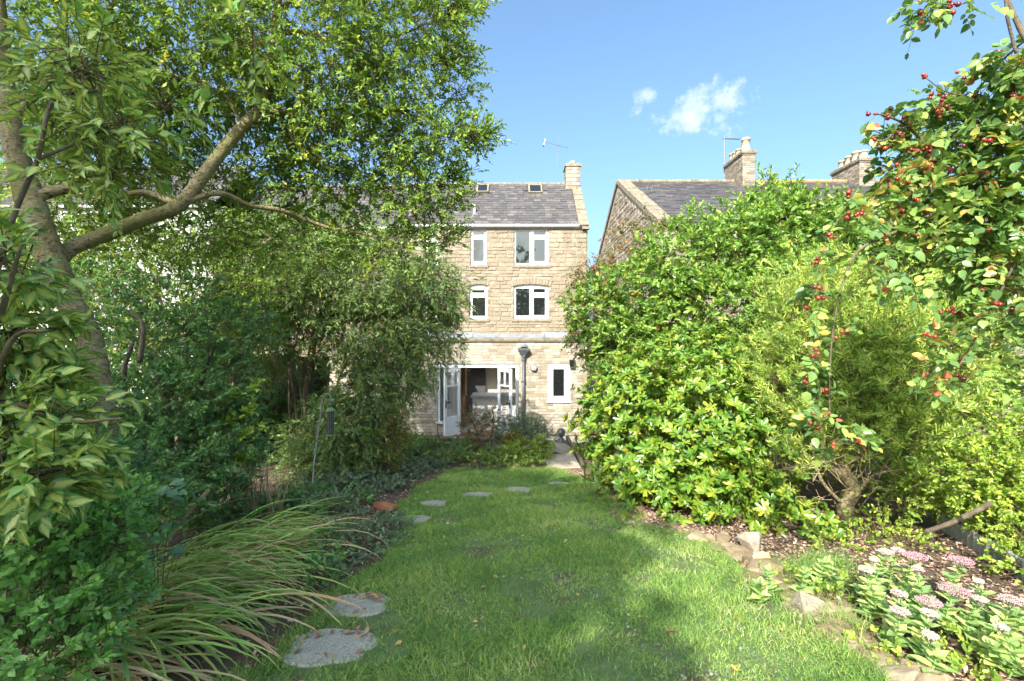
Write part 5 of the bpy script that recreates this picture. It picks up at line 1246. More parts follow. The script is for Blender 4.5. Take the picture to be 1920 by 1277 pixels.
low_plant('ground_plant', 'dark leafy ground cover in the bed left of the lawn end', [CB(700, 7.6, .35, .5, .10), CB(760, 8.2, .4, .5, .12), CB(690, 8.6, .5, .5, .14), CB(720, 7.0, .3, .4, .08), CB(640, 7.2, .4, .5, .14), CB(800, 9.0, .4, .4, .10)], 1100, .10, 8, .05, .032, 'greygreen', up=.7, shell=.2)
low_plant('ground_plant', 'broad patch of low green plants below the open door leaf', [CB(800, 10.2, .5, .5, .20), CB(770, 11.0, .6, .5, .2), CB(840, 9.6, .5, .4, .14), CB(730, 10.2, .5, .6, .2), CB(870, 10.6, .4, .5, .18), CB(660, 9.6, .5, .5, .2)], 1100, .14, 8, .065, .038, 'willowy', up=.7, shell=.2)
low_plant('fern_shrub', 'feathery green fern-like fronds under the feeder', [C(600, 830, 7.9, 50, 60, .3), C(560, 880, 7.4, 50, 40, .3), C(650, 900, 7.6, 50, 30, .3)], 420, .22, 15, .05, .012, 'willowy', LANCE, up=.3, droop=.5, shell=.2, spread=1.0)
rs = low_plant('rose_shrub', 'thin rose bush with small pink blooms in front of the open doors', [C(905, 800, 10.6, 30, 36, .35), C(880, 790, 10.6, 22, 26, .25, .7), C(930, 800, 10.4, 28, 34, .3)], 300, .16, 7, .042, .026, 'red', mode='pinnate', up=.3, shell=.1, spread=.9)
stems(rs, [[(912, 880, 10.2, 5), (908, 850, 10.3, 4), (890, 800, 10.5, 3), (872, 770, 10.5, 2)], [(914, 880, 10.2, 5), (918, 840, 10.3, 4), (925, 790, 10.4, 3), (922, 762, 10.5, 2)], [(911, 880, 10.2, 4), (902, 860, 10.2, 3), (885, 840, 10.3, 2)]], 'twig')
M['pink'] = plain('pink_petal', (.62, .16, .22), .6); M['crimson'] = plain('crimson_petal', (.45, .05, .08), .6)
def bloom(c, r, mat, parent, name='flower'):
    b = MB()
    for ring, (n, rr, tl) in enumerate(((6, r, .25), (5, r*.65, .7), (3, r*.35, 1.2))):
        for k in range(n):
            a = 2*math.pi*k/n+ring*.5; d = Vector((math.cos(a)*math.cos(tl), math.sin(a)*math.cos(tl), math.sin(tl))); s = Vector((-math.sin(a), math.cos(a), 0))*rr*.45
            o = Vector(c); b.add([o, o+d*rr*.6-s, o+d*rr, o+d*rr*.6+s], [(0, 1, 2, 3)])
    return b.build(name, mat, parent)
for px, py, d in ((889, 771, 10.3), (920, 752, 10.4), (912, 810, 10.2), (872, 784, 10.3), (935, 776, 10.2), (900, 822, 10.1), (926, 826, 10.1), (880, 806, 10.2)): bloom(P(px, py, d), .055, M['pink'], rs)
for px, py, d in ((807, 838, 10.8), (793, 843, 10.6)): bloom(P(px, py, d), .06, M['crimson'], rs)
low_plant('shrub', 'grey-green rounded shrub under the downpipe', [C(985, 800, 10.4, 38, 22, .3), C(960, 815, 10.2, 34, 28, .3), C(1010, 822, 10.3, 32, 24, .3)], 620, .13, 10, .045, .016, 'greygreen', up=.7, shell=.3)
low_plant('shrub', 'small golden-leaved shrub between rose bush and grey-green shrub', [C(965, 824, 9.9, 22, 12, .15)], 110, .09, 9, .035, .02, 'yellowish', up=.6, shell=.2)
low_plant('shrub', 'pale narrow-leaved sprawling shrub beside the slab path', [C(985, 845, 9.7, 42, 18, .3), C(1015, 838, 9.8, 24, 18, .25), C(960, 850, 9.6, 24, 16, .25)], 480, .14, 11, .05, .012, 'small', LANCE, up=.5, droop=.4, shell=.25)
low_plant('ground_plant', 'bright leafy clumps at the far end of the lawn', [CB(1000, 9.2, .3, .2, .14), CB(950, 9.1, .35, .2, .12), CB(890, 9.3, .35, .25, .14), CB(925, 9.8, .3, .3, .2)], 330, .10, 8, .042, .028, 'berry', up=.8, shell=.2)
low_plant('ground_plant', 'small weeds growing through the stones at the sunny lawn edge', [CG(1545, 1120, .14, .2, .07), CG(1500, 1100, .12, .16, .08), CG(1620, 1210, .1, .12, .06), CG(1430, 1085, .1, .1, .06), CG(1680, 1250, .09, .07, .07), CG(1590, 1105, .12, .2, .08)], 150, .06, 7, .03, .02, 'small', up=.9, shell=.2)
low_plant('ground_plant', 'small leafy seedlings on the soil behind the pink flowering clump', [CG(1600, 1010, .25, .3, .12), CG(1650, 1000, .25, .3, .16), CG(1700, 1030, .2, .3, .14), CG(1560, 1030, .2, .2, .08), CG(1870, 1240, .2, .15, .1), CG(1800, 1262, .2, .1, .09)], 260, .09, 8, .034, .022, 'small', up=.9, shell=.2)

# ------------------------------------------------------------------ right side: glossy whorled bush
ch_ = empty('glossy_shrub', (2.1, 6.2, gz(6.2)), 'dense rounded glossy bright green shrub beside the lawn', 'shrub')
ccl = [C(1290, 790, 6.6, 165, 120, .9), C(1200, 790, 6.9, 100, 110, .7), C(1150, 790, 7.3, 60, 100, .5), C(1250, 880, 6.1, 130, 90, .7), C(1370, 850, 6.0, 120, 110, .7), C(1330, 940, 5.5, 110, 70, .5), C(1260, 950, 5.6, 80, 55, .45), C(1190, 890, 6.4, 75, 70, .5), C(1420, 950, 5.2, 80, 60, .45), C(1490, 990, 4.85, 70, 34, .3), C(1540, 1005, 4.75, 24, 16, .15), C(1330, 700, 7.0, 100, 60, .5), C(1220, 710, 7.4, 90, 50, .5), C(1430, 790, 6.2, 60, 80, .5)]
L, tw = twigs(R0, ccl, 2300, .12, 12, .085, .031, 'whorl', up=.55, out=1.0, jit=.35, droop=.05, shell=.60, spread=.85, rvar=.34, rough=.24, sizevar=.45)
g = np.vectorize(gz)(L['P'][:, 1]); L = sub(L, L['P'][:, 2] > g+.02)
m = pick_front(L, 300); leaf_parts(ch_, L, m, OBOV, LM['choisya'], seed=5); put('foliage', leaves_mesh('foliage', sub(L, ~m), HEXOB), LM['choisya'], ch_)
L, tw2 = twigs(R0, [(c, r*.8, w_) for c, r, w_ in ccl], 700, .12, 10, .085, .031, 'whorl', up=.4, shell=.4); g = np.vectorize(gz)(L['P'][:, 1]); L = sub(L, L['P'][:, 2] > g+.02)
put('inner_foliage', leaves_mesh('inner_foliage', L, HEXOB), LM['choisya'], ch_); put('twigs', twig_mesh('twigs', tw, .003, .5, R0), M['cane'], ch_)
# ------------------------------------------------------------------ tall mixed shrub behind it
bs = empty('tall_shrub', (3.2, 9.2, gz(9.2)), 'tall leafy shrub with reddish berries in front of the right house', 'shrub')
stems(bs, [[(1280, 850, 9.2, 14), (1290, 700, 9.2, 11), (1270, 560, 9.2, 7), (1220, 470, 9.2, 3)], [(1400, 850, 8.8, 16), (1410, 650, 8.8, 12), (1430, 480, 8.7, 7), (1432, 350, 8.6, 2.5)], [(1480, 850, 8.4, 12), (1500, 600, 8.4, 9), (1490, 440, 8.4, 5), (1488, 340, 8.4, 2)], [(1170, 800, 9.4, 10), (1150, 650, 9.5, 7), (1110, 560, 9.5, 4)]])
bcl = [C(1200, 560, 9.3, 95, 75, .8), C(1130, 600, 9.5, 65, 70, .5), C(1290, 500, 9.2, 100, 80, .8), C(1390, 460, 8.9, 105, 75, .8), C(1490, 440, 8.5, 110, 70, .7), C(1590, 455, 8.2, 110, 66, .7), C(1240, 640, 9.0, 120, 65, .7), C(1370, 590, 8.6, 130, 90, .8), C(1440, 680, 8.0, 90, 90, .6), C(1520, 540, 8.0, 110, 80, .7), C(1440, 385, 8.7, 45, 30, .35), C(1530, 392, 8.3, 40, 26, .4), C(1330, 680, 8.4, 100, 60, .6), C(1660, 480, 7.8, 100, 90, .7, .6), C(1180, 680, 9.4, 80, 45, .4)]
L, tw = twigs(R0, bcl, 6500, .24, 11, .092, .044, up=.45, out=.9, jit=.45, droop=.22, shell=.35, flat=.7)
put('foliage', leaves_mesh('foliage', L, HEX), LM['berry'], bs); put('twigs', twig_mesh('twigs', tw, .003, .5, R0), M['twig'], bs)
L, tw = twigs(R0, [C(1435, 345, 8.6, 14, 26, .1), C(1487, 360, 8.4, 16, 30, .1), C(1300, 400, 9.0, 18, 24, .1), C(1400, 380, 8.8, 16, 20, .1), C(1285, 420, 9.1, 14, 20, .1), C(1505, 400, 8.3, 30, 30, .1)], 90, .24, 11, .08, .034, up=1.2, out=.3, droop=.05, shell=.1)
put('outer_sprays', leaves_mesh('outer_sprays', L, HEX), LM['berry'], bs); put('twigs', twig_mesh('twigs', tw, .003), M['twig'], bs)
# reddening creeper on its left shoulder
low_plant('creeper_shrub', 'reddening creeper sprays climbing over the left shoulder of the tall shrub', [C(1085, 560, 9.6, 24, 50, .2), C(1180, 450, 9.6, 40, 26, .2), C(1215, 425, 9.5, 30, 20, .2), C(1120, 520, 9.6, 40, 30, .2), C(1090, 630, 9.5, 26, 34, .2), C(1150, 500, 9.5, 40, 24, .2), C(1080, 590, 9.6, 18, 18, .15)], 430, .22, 10, .055, .03, 'red', up=.4, bias=(-.3, 0, 0), shell=.15)
M['berry'] = plain('dull_red_berry', (.30, .05, .035), .4)
bb = MB(); bn = random.Random(8)
for i in range(46):
    px, py = bn.uniform(1080, 1500), bn.uniform(480, 680); c = P(px, py, bn.uniform(8.0, 8.9))
    o = empty  # berries hang in loose bunches
    for k in range(10):
        q = c+Vector((bn.gauss(0, .04), bn.gauss(0, .04), bn.gauss(0, .05))); r_ = .009
        bb.add([q+Vector(v)*r_ for v in ((1, 0, 0), (0, 1, 0), (-1, 0, 0), (0, -1, 0), (0, 0, 1), (0, 0, -1))], [(0, 1, 4), (1, 2, 4), (2, 3, 4), (3, 0, 4), (1, 0, 5), (2, 1, 5), (3, 2, 5), (0, 3, 5)])
o = bb.build('berries', M['berry'], bs); o['kind'] = 'stuff'
# ------------------------------------------------------------------ yellow-green needle-leaved shrub with a twisted stem
nd = empty('needle_shrub', G(1592, 985), 'yellow-green fine-leaved shrub on a twisted grey stem', 'shrub')
stems(nd, [[(1590, 992, 5.1, 34), (1585, 950, 5.1, 30), (1598, 915, 5.1, 30), (1580, 880, 5.1, 26), (1592, 830, 5.1, 18), (1640, 770, 5.2, 12), (1690, 680, 5.2, 7)], [(1598, 915, 5.1, 20), (1570, 885, 5.0, 14), (1545, 860, 5.0, 10), (1540, 760, 5.1, 7), (1520, 650, 5.2, 4)], [(1590, 860, 5.1, 14), (1650, 850, 5.0, 10), (1720, 810, 5.0, 6)], [(1600, 930, 5.1, 10), (1640, 890, 5.0, 6), (1700, 880, 4.9, 4)], [(1585, 950, 5.1, 8), (1540, 900, 5.0, 6), (1520, 830, 5.0, 4)]], 'bark')
kcl = [C(1500, 620, 5.7, 65, 90, .5), C(1470, 720, 5.8, 50, 80, .4), C(1560, 560, 5.7, 80, 80, .5), C(1600, 660, 5.4, 100, 80, .5), C(1680, 640, 5.2, 95, 90, .5), C(1560, 750, 5.3, 90, 60, .45), C(1660, 740, 5.0, 90, 60, .45), C(1520, 830, 5.3, 55, 60, .35), C(1700, 810, 4.9, 70, 50, .35), C(1750, 710, 5.0, 70, 80, .4), C(1610, 820, 5.1, 70, 40, .3, .7), C(1650, 530, 5.6, 80, 60, .5, .8), C(1480, 880, 5.2, 40, 40, .25, .6), C(1790, 620, 5.0, 60, 90, .4, .7)]
L, tw = twigs(R0, kcl, 3600, .20, 18, .075, .0125, up=.75, out=.8, jit=.4, droop=.05, shell=.35, spread=1.0, rough=.5, rvar=.45)
put('foliage', leaves_mesh('foliage', L, LANCE), LM['needle'], nd); put('twigs', twig_mesh('twigs', tw, .0025, .8, R0), M['twig'], nd)
# bare twigs at its foot
tg = MB()
for i in range(90):
    a = P(1600+bn.gauss(0, 70), 900+bn.gauss(0, 40), 4.9+bn.uniform(-.3, .3)); b = a+Vector((bn.gauss(0, .16), bn.gauss(0, .12), bn.gauss(.03, .14))); tg.tube([a, a.lerp(b, .5)+Vector((bn.gauss(0, .02), 0, bn.gauss(0, .02))), b], [.004, .003, .0015], 4)
o = tg.build('bare_twigs', M['straw'], nd); o['kind'] = 'stuff'
# ------------------------------------------------------------------ small-leaved shrub low on the right, with a leaning bough
ss = empty('round_leaved_shrub', (4.3, 4.0, gz(4)), 'bright small-round-leaved shrub behind the edging boards', 'shrub')
L, tw = twigs(R0, [C(1850, 900, 4.4, 75, 70, .4), C(1900, 985, 4.1, 45, 55, .3), C(1780, 900, 4.7, 60, 50, .35), C(1915, 1060, 3.6, 30, 45, .2, .8), C(1860, 800, 4.7, 80, 60, .4, .8), C(1865, 950, 4.4, 40, 40, .25), C(1740, 930, 5.2, 45, 40, .3, .6), C(1960, 950, 4.2, 80, 150, .5), C(1680, 930, 5.0, 40, 40, .25, .5)], 2300, .13, 11, .034, .024, up=.3, shell=.35, flat=.9)
put('foliage', leaves_mesh('foliage', L, HEX), LM['small'], ss); put('twigs', twig_mesh('twigs', tw, .002, .6, R0), M['twig'], ss)
dk2 = empty('shrub', (5.6, 6.0, gz(6)), 'shaded shrub filling the boundary behind the fine-leaved one', 'shrub')
L, tw = twigs(R0, [C(1750, 720, 6.9, 160, 150, .5), C(1880, 640, 6.0, 120, 160, .5), C(1600, 780, 7.0, 140, 120, .5), C(1800, 880, 6.2, 140, 80, .5), C(1700, 560, 7, 160, 100, .6), C(1880, 480, 6.2, 140, 120, .6)], 3000, .2, 10, .078, .04, up=.3, shell=.2)
put('foliage', leaves_mesh('foliage', L, HEX), LM['berry'], dk2); put('twigs', twig_mesh('twigs', tw, .003, .4, R0), M['twig'], dk2)
bo = MB().tube(limb([(1738, 996, 4.3, 18), (1785, 980, 4.2, 20), (1830, 958, 4.1, 22), (1846, 950, 4.1, 20), (1860, 943, 4.1, 18)], 5)[0], [.021]*21, 9, tr, .1).build('bough', M['bark_dark']); tag(bo, 'bare bough leaning low across the right edging boards', 'branch')

# ------------------------------------------------------------------ climbing rose with hips, nearest on the right
ro = empty('rose', (3.3, 2.9, gz(2.9)), 'climbing rose with red hips arching in from the right', 'rose')
canes = [[(2080, 1100, 2.9, 26), (2000, 820, 2.9, 22), (1940, 600, 2.9, 18), (1890, 430, 2.95, 15), (1810, 335, 3.0, 11), (1720, 285, 3.05, 8), (1640, 245, 3.1, 4)],
         [(1940, 600, 2.9, 14), (1890, 380, 2.9, 12), (1790, 385, 3.0, 10), (1690, 430, 3.0, 9), (1610, 470, 3.0, 8), (1578, 540, 3.0, 7), (1562, 620, 3.0, 6), (1556, 700, 3.0, 5), (1556, 790, 3.0, 3.5)],
         [(2060, 400, 2.5, 24), (1980, 160, 2.5, 20), (1925, 75, 2.55, 17), (1893, 10, 2.6, 14), (1870, -60, 2.6, 10)], [(1905, 100, 2.6, 9), (1890, 40, 2.6, 9), (1875, -20, 2.6, 8), (1800, 8, 2.6, 5), (1730, 2, 2.65, 3)],
         [(1960, 420, 2.8, 12), (1900, 500, 2.8, 10), (1865, 570, 2.85, 8), (1820, 650, 2.9, 6), (1790, 700, 2.9, 4)], [(1900, 430, 2.9, 9), (1870, 250, 2.9, 8), (1830, 190, 2.95, 6), (1770, 170, 3.0, 4), (1735, 145, 3.0, 3)],
         [(1990, 500, 2.7, 12), (1930, 300, 2.75, 9), (1905, 180, 2.8, 6), (1890, 100, 2.8, 4)], [(1690, 430, 3.0, 6), (1640, 400, 3.0, 5), (1600, 380, 3.05, 4), (1590, 350, 3.05, 3)], [(1860, 130, 2.9, 5), (1905, 90, 2.7, 7), (1940, 60, 2.6, 8)], [(1750, 285, 3.05, 9), (1700, 236, 3.02, 8), (1664, 218, 2.98, 7), (1638, 213, 2.97, 5)], [(1700, 236, 3.02, 6), (1660, 262, 3.0, 6), (1640, 264, 2.98, 4)]]
canes = [[(a, b_, d, wd*.55) for a, b_, d, wd in r_] for r_ in canes]
stems(ro, canes, 'bark_dark', 'cane', 6, 8)
hips = [(1640,212),(1662,214),(1700,220),(1745,178),(1772,178),(1735,142),(1798,144),(1640,262),(1713,283),(1738,276),(1760,214),(1782,203),(1832,178),(1895,184),(1900,116),(1880,102),(1805,272),(1850,266),(1675,343),(1712,340),(1677,307),(1742,285),(1720,372),(1692,394),(1768,322),(1842,327),(1790,346),(1660,440),(1710,437),(1590,356),(1612,404),(1586,403),(1555,447),(1527,497),(1541,540),(1536,560),(1510,588),(1577,622),(1530,670),(1507,712),(1543,735),(1530,775),(1531,797),(1566,825),(1610,830),(1780,584),(1790,592),(1800,682),(1803,705),(1750,630),(1835,541),(1848,536),(1902,580),(1866,571),(1810,490),(1852,425),(1912,430),(1722,5),(1737,18),(1793,8),(1780,24),(1660,270),(1830,240),(1870,350),(1690,250)]
hv = []
def hip_mesh(seed):
    g = random.Random(seed); prof = [(.002, -.011), (.007, -.010), (.0115, -.004), (.012, .002), (.009, .008), (.004, .011)]
    mb = MB().lathe(prof, (0, 0, 0), 9)
    for k in range(5):
        a = 2*math.pi*k/5+g.uniform(-.2, .2); d = Vector((math.cos(a), math.sin(a), g.uniform(.6, 1.4))).normalized(); s = Vector((-math.sin(a), math.cos(a), 0))*.002
        b0 = Vector((0, 0, .010)); mb.add([b0-s, b0+s, b0+d*.018], [(0, 1, 2)])
    return mb.mesh('rosehip', True)
M['hip'] = mottled('rosehip_skin', [(.25, (.15, .016, .016)), (.55, (.27, .03, .022)), (.8, (.36, .085, .035))], 30, .3, per_object=.5, spec=.6)
HM = [hip_mesh(i) for i in range(4)]
for h in HM: h.materials.append(M['hip'])
hr_ = random.Random(31); hipsites = []
for px, py in hips:
    d = 3.0 if px < 1840 else 2.85
    if py < 40: d = 2.62
    for k in range(hr_.choice((2, 3, 3, 4))):
        c = P(px+hr_.gauss(0, 7), py+hr_.gauss(0, 6), d-.03+hr_.gauss(0, .02)); s = hr_.uniform(.8, 1.2)
        piece('rosehip', HM[hr_.randrange(4)], Matrix.Translation(c) @ Matrix.Rotation(hr_.uniform(0, 6.3), 4, 'Z') @ Matrix.Rotation(hr_.uniform(.2, 2.6), 4, 'X') @ Matrix.Scale(s, 4), ro)
    hipsites.append(C(px, py, d+.03, 22, 20, .05, 1.0))
rcl = [C(1715, 300, 3.1, 50, 55, .2, .6), C(1780, 260, 3.1, 70, 70, .25), C(1860, 200, 3.0, 60, 80, .25), C(1880, 320, 2.95, 60, 80, .25), C(1800, 380, 3.05, 80, 60, .25), C(1710, 400, 3.1, 60, 50, .2, .6), C(1890, 440, 2.9, 50, 60, .2), C(1660, 240, 3.1, 34, 24, .12), C(1770, 460, 3.0, 80, 40, .2, .7), C(1640, 400, 3.1, 30, 30, .15, .5), C(1900, 110, 2.8, 26, 40, .15), C(1940, 300, 2.8, 50, 200, .3), C(1890, 560, 2.95, 40, 70, .2, .8), C(1840, 500, 3.0, 60, 50, .2, .8), C(1720, 500, 3.05, 70, 50, .2, .5), C(1640, 470, 3.05, 50, 50, .2, .5), C(1900, 680, 2.9, 30, 60, .15, .5)]
L1, t1 = twigs(R0, rcl, 720, .13, 7, .062, .039, 'pinnate', up=.1, droop=.45, shell=.15, spread=.95, rvar=.36, jit=.6)
L2, t2 = twigs(R0, hipsites, 260, .11, 7, .055, .035, 'pinnate', up=.0, droop=.5, shell=.3, spread=.95, rvar=.42, jit=.6)
L3, t3 = twigs(R0, [C(1800, 8, 2.6, 70, 16, .1), C(1740, 8, 2.65, 30, 14, .08)], 26, .10, 7, .048, .030, 'pinnate', up=-.3, droop=.5, shell=.2, spread=.95)
L4, t4 = twigs(R0, [C(1780, 650, 2.9, 26, 40, .1), C(1840, 590, 2.85, 40, 30, .1), C(1745, 690, 2.9, 24, 22, .08), C(1815, 710, 2.9, 24, 22, .08), C(1900, 540, 2.8, 26, 30, .1), C(1860, 480, 2.85, 34, 30, .1)], 60, .11, 7, .050, .034, 'pinnate', up=.0, droop=.5, shell=.2, rvar=.5, spread=.95)
L = join(L1, L2, L4)
L = sub(L, inside_px(L, lambda px, py, p: px > 1632+np.maximum(0, 225-py)*1.8+12*np.sin(py*.21)-np.where(py > 345, 160, 0)))
L = join(L, L3); m = pick_front(L, 300); leaf_parts(ro, L, m, ROUND, LM['rose'], seed=6); put('foliage', leaves_mesh('foliage', sub(L, ~m), HEX), LM['rose'], ro)
TW = tuple(np.concatenate(x) for x in zip(t1, t2, t4))
def rose_ok(p):
    d = np.maximum(.2, p[:, 1]); px = CX+p[:, 0]/d*F; py = CY-(p[:, 2]-EYE)/d*F
    return px > 1645+np.maximum(0, 225-py)*1.8-np.where(py > 345, 160, 0)
km = rose_ok(TW[2]) & rose_ok(TW[0]); TW = tuple(x[km] for x in TW)
put('twigs', twig_mesh('twigs', TW, .0018), M['cane'], ro)
put('twigs', twig_mesh('twigs', (t3[1], t3[1], t3[2], t3[3]), .0016), M['cane'], ro)

# ------------------------------------------------------------------ pink flowering clump
se = empty('stonecrop', (2.45, 2.9, gz(2.9)), 'fleshy clump with flat pink flower heads in the sunny bed', 'plant')
heads = [(1662,1035,.045,0),(1684,1032,.04,1),(1716,1043,.07,2),(1802,1051,.068,2),(1625,1068,.045,0),(1790,1106,.075,2),(1742,1128,.06,2),(1686,1113,.04,1),(1688,1146,.045,1),(1743,1150,.04,0),(1838,1124,.035,0),(1896,1124,.055,1),(1878,1176,.03,0),(1744,1192,.035,0),(1638,1050,.025,0),(1835,1090,.025,0),(1720,1066,.03,1)]
FM = [plain('pale_floret', (.36, .31, .25), .7, var=.35, scale=60), plain('mauve_floret', (.36, .26, .25), .7, var=.3, scale=60), plain('pink_floret', (.34, .20, .22), .7, var=.35, scale=60)]
sr = random.Random(12); Ls = []
def floret_head(c, r, tone):
    b = MB(); n = int(60+r*1100)
    for i in range(n):
        a = i*2.39996; q = math.sqrt((i+.5)/n)*r; p = Vector(c)+Vector((q*math.cos(a), q*math.sin(a), .012*(1-(q/r)**2)+sr.uniform(-.005, .005))); s = sr.uniform(.004, .0065)
        b.add([p+Vector(v)*s for v in ((1, 0, 0), (0, 1, 0), (-1, 0, 0), (0, -1, 0), (0, 0, 1.1), (0, 0, -1.3))], [(0, 1, 4), (1, 2, 4), (2, 3, 4), (3, 0, 4), (1, 0, 5), (2, 1, 5), (3, 2, 5), (0, 3, 5)])
    for k in range(7):
        a = 6.28*k/7; b.tube([Vector(c)+Vector((0, 0, -.05)), Vector(c)+Vector((r*.7*math.cos(a), r*.7*math.sin(a), -.005))], .002, 4)
    return b
stemsites = []
for px, py, r_, tone in heads:
    d0 = 1.414/((py+92-CY)/F-.11); d = max(2.35, min(3.6, d0)); top = P(px, py, d); r_ *= 1.0
    base = Vector((top.x-.05+sr.gauss(0, .05), d-.02+sr.gauss(0, .05), gz(d)-.01)); stemsites.append((base, top, True))
    floret_head(top, r_, tone).build('flower_head', FM[tone], se)
for i in range(22):
    y = sr.uniform(2.25, 3.4); x = 2.3+sr.gauss(0, .27)+.12*(3-y); b_ = Vector((x, y, gz(y)-.01)); stemsites.append((b_, b_+Vector((sr.gauss(0, .08), sr.gauss(-.03, .06), sr.uniform(.14, .3))), False))
for base, top, hd in stemsites:
    mid = base.lerp(top, .5)+Vector((sr.gauss(0, .02), sr.gauss(0, .02), 0)); MB().tube([base, mid, top], [.006, .005, .004], 6).build('stem', LM['sedum'], se)
    n = 10 if hd else 8
    for i in range(n):
        t = .18+.74*i/n; p = base.lerp(mid, t*2) if t < .5 else mid.lerp(top, t*2-1); a = i*1.9+sr.uniform(-.4, .4); s = sr.uniform(.06, .09)*(1.15-.5*t)*1.15
        for sg_ in (0, math.pi):
            Ls.append((tuple(p), (math.cos(a+sg_), math.sin(a+sg_), sr.uniform(.15, .9)), (sr.uniform(-.15, .15), sr.uniform(-.25, .1), 1), s, s*.55, sr.random()))
L = dict(P=np.array([q[0] for q in Ls]), A=np.array([q[1] for q in Ls]), N=np.array([q[2] for q in Ls]), l=np.array([q[3] for q in Ls]), w=np.array([q[4] for q in Ls]), r=np.array([q[5] for q in Ls]))
m = pick_front(L, 300); leaf_parts(se, L, m, ROUND, LM['sedum'], seed=7); put('foliage', leaves_mesh('foliage', sub(L, ~m), ROUND), LM['sedum'], se)

# ------------------------------------------------------------------ grass, litter, fallen leaves
def blades(n, X, Y, Z, h, wd, lean, rng):
    a = rng.uniform(0, 6.283, n); dx, dy = np.cos(a), np.sin(a); ln = lean*rng.uniform(.2, 1.4, n); b = rng.uniform(0, 6.283, n)
    wx, wy = np.cos(b)*wd/2, np.sin(b)*wd/2; H = h*rng.uniform(.5, 1.4, n)
    V = np.empty((n, 5, 3))
    for i, (t, ws) in enumerate(((0, -1), (0, 1), (.55, .8), (.55, -.8), (1, 0))):
        V[:, i, 0] = X+dx*ln*H*t*t+wx*ws; V[:, i, 1] = Y+dy*ln*H*t*t+wy*ws; V[:, i, 2] = Z+H*t*(1-.25*ln*t)
    base = (np.arange(n)*5)[:, None, None]
    return V.reshape(-1, 3), base
def grass_on(name, X, Y, Z, h, wd, lean, rng, mat, label, r=None, parent=None):
    n = len(X); V, base = blades(n, X, Y, Z, h, wd, lean, rng)
    f1 = (base+np.array([[(0, 1, 2, 3)]])).reshape(-1, 4); f2 = (base+np.array([[(3, 2, 4)]])).reshape(-1, 3)
    r = np.clip(rng.normal(.42, .2, n), 0, 1) if r is None else r
    o = link(name, np_mesh(name, V, [f1, f2], {'rnd': np.repeat(r, 5), 'vein': np.zeros(n*5)}), mat, parent); o['kind'] = 'stuff'
    if label: o['label'] = label
    return o
gr = np.random.default_rng(99)
n = 178000
# more blades where the camera is close; worn patches stay thin
Y = 1.5+(8.95-1.5)*gr.random(n)**1.55; U = gr.random(n); X = xl(Y)-.04+(xr(Y)-xl(Y)+.08)*U
thin = wob(X*1.9+3, Y*1.7)+.6*wob(X*5.1, Y*4.7+2); keep = gr.random(n) < np.clip(.95-.45*(thin > .5)-.3*(thin > .9), .2, 1)
for sx, sy, ra, rb in STONES:
    e = np.maximum(np.abs(X-sx)/ra, np.abs(Y-sy)/rb); keep &= (e > .93+.12*np.sin(X*60)*np.sin(Y*53)) | (gr.random(n) < .03+.5*(e > .82))
X, Y = X[keep], Y[keep]; long_ = .75+.35*np.clip(wob(X*1.3, Y*1.5+4), -1, 1)
patchy = np.clip(.45+.14*wob(X*1.1+5, Y*1.3)+gr.normal(0, .22, len(X)), 0, 1)
grass_on('grass', X, Y, lawn_z(X, Y), .050*long_*(.8+.06*Y), .0038*(1+.10*Y), 1.15, gr, LM['grass'], 'rough mown green grass of the lawn', patchy)
def lawn_weeds(n):
    Y = 1.8+6.8*gr.random(n)**1.4; X = xl(Y)+(xr(Y)-xl(Y))*gr.random(n); q = wob(X*2.3+1, Y*2.1+7)+.5*wob(X*6, Y*5.5)
    k = q > .55; return X[k], Y[k]
# longer tufts along both edges and by the stones
n = 15000; Y = gr.uniform(1.8, 8.9, n); sd = gr.random(n) < .5; X = np.where(sd, xl(Y)+gr.normal(0, .05, n), xr(Y)+gr.normal(0, .05, n))
grass_on('edge_grass', X, Y, lawn_z(X, Y)-.01, .065, .0045, 1.1, gr, LM['grass'], 'longer untidy grass along the lawn edges')
n = 1500; c = [G(1530, 1075), G(1500, 1085), G(1560, 1065), G(1545, 1110), G(1590, 1190)]; ci = gr.integers(0, 5, n)
X = np.array([c[i].x for i in ci])+gr.normal(0, .09, n); Y = np.array([c[i].y for i in ci])+gr.normal(0, .09, n)
grass_on('grass_tuft', X, Y, np.vectorize(gz)(Y), .15, .004, 1.3, gr, LM['grass'], 'long pale grass tufts among the edging stones')
def scatter(name, label, n, fx, ll, lw, mat, rng, lift=.012, shape=LANCE, par=None):
    X, Y = fx(n); n = len(X); Z = np.vectorize(gz)(Y)+lift
    A = np.stack([rng.normal(size=n), rng.normal(size=n), rng.normal(size=n)*.25], -1); Nn = np.stack([rng.normal(size=n)*.4, rng.normal(size=n)*.4, np.ones(n)], -1)
    s = rng.uniform(.6, 1.3, n)
    o = link(name, leaves_mesh(name, dict(P=np.stack([X, Y, Z], -1), A=A, N=Nn, l=ll*s, w=lw*s, r=rng.random(n)), shape), mat, par); o['kind'] = 'stuff'; o['label'] = label
def bed_right(n):
    Y = gr.uniform(1.8, 8.5, n); X = xr(Y)+.05+gr.random(n)**1.4*2.6; return X, Y
def bed_left(n):
    Y = gr.uniform(2, 11.8, n); X = np.where(Y < 8.9, xl(Y), .5)-.05-gr.random(n)**1.3*3.0; return X, Y
def strip(n):
    Y = gr.uniform(4.6, 8.8, n); X = xr(Y)-.12+gr.random(n)*.5; return X, Y
scatter('clover', 'small round clover and weed leaves growing in the lawn', 7000, lawn_weeds, .020, .018, LM['greygreen'], gr, .026)
scatter('leaf_litter', 'dry brown leaf litter on the sunny bed', 16000, bed_right, .035, .018, LM['litter'], gr, .022)
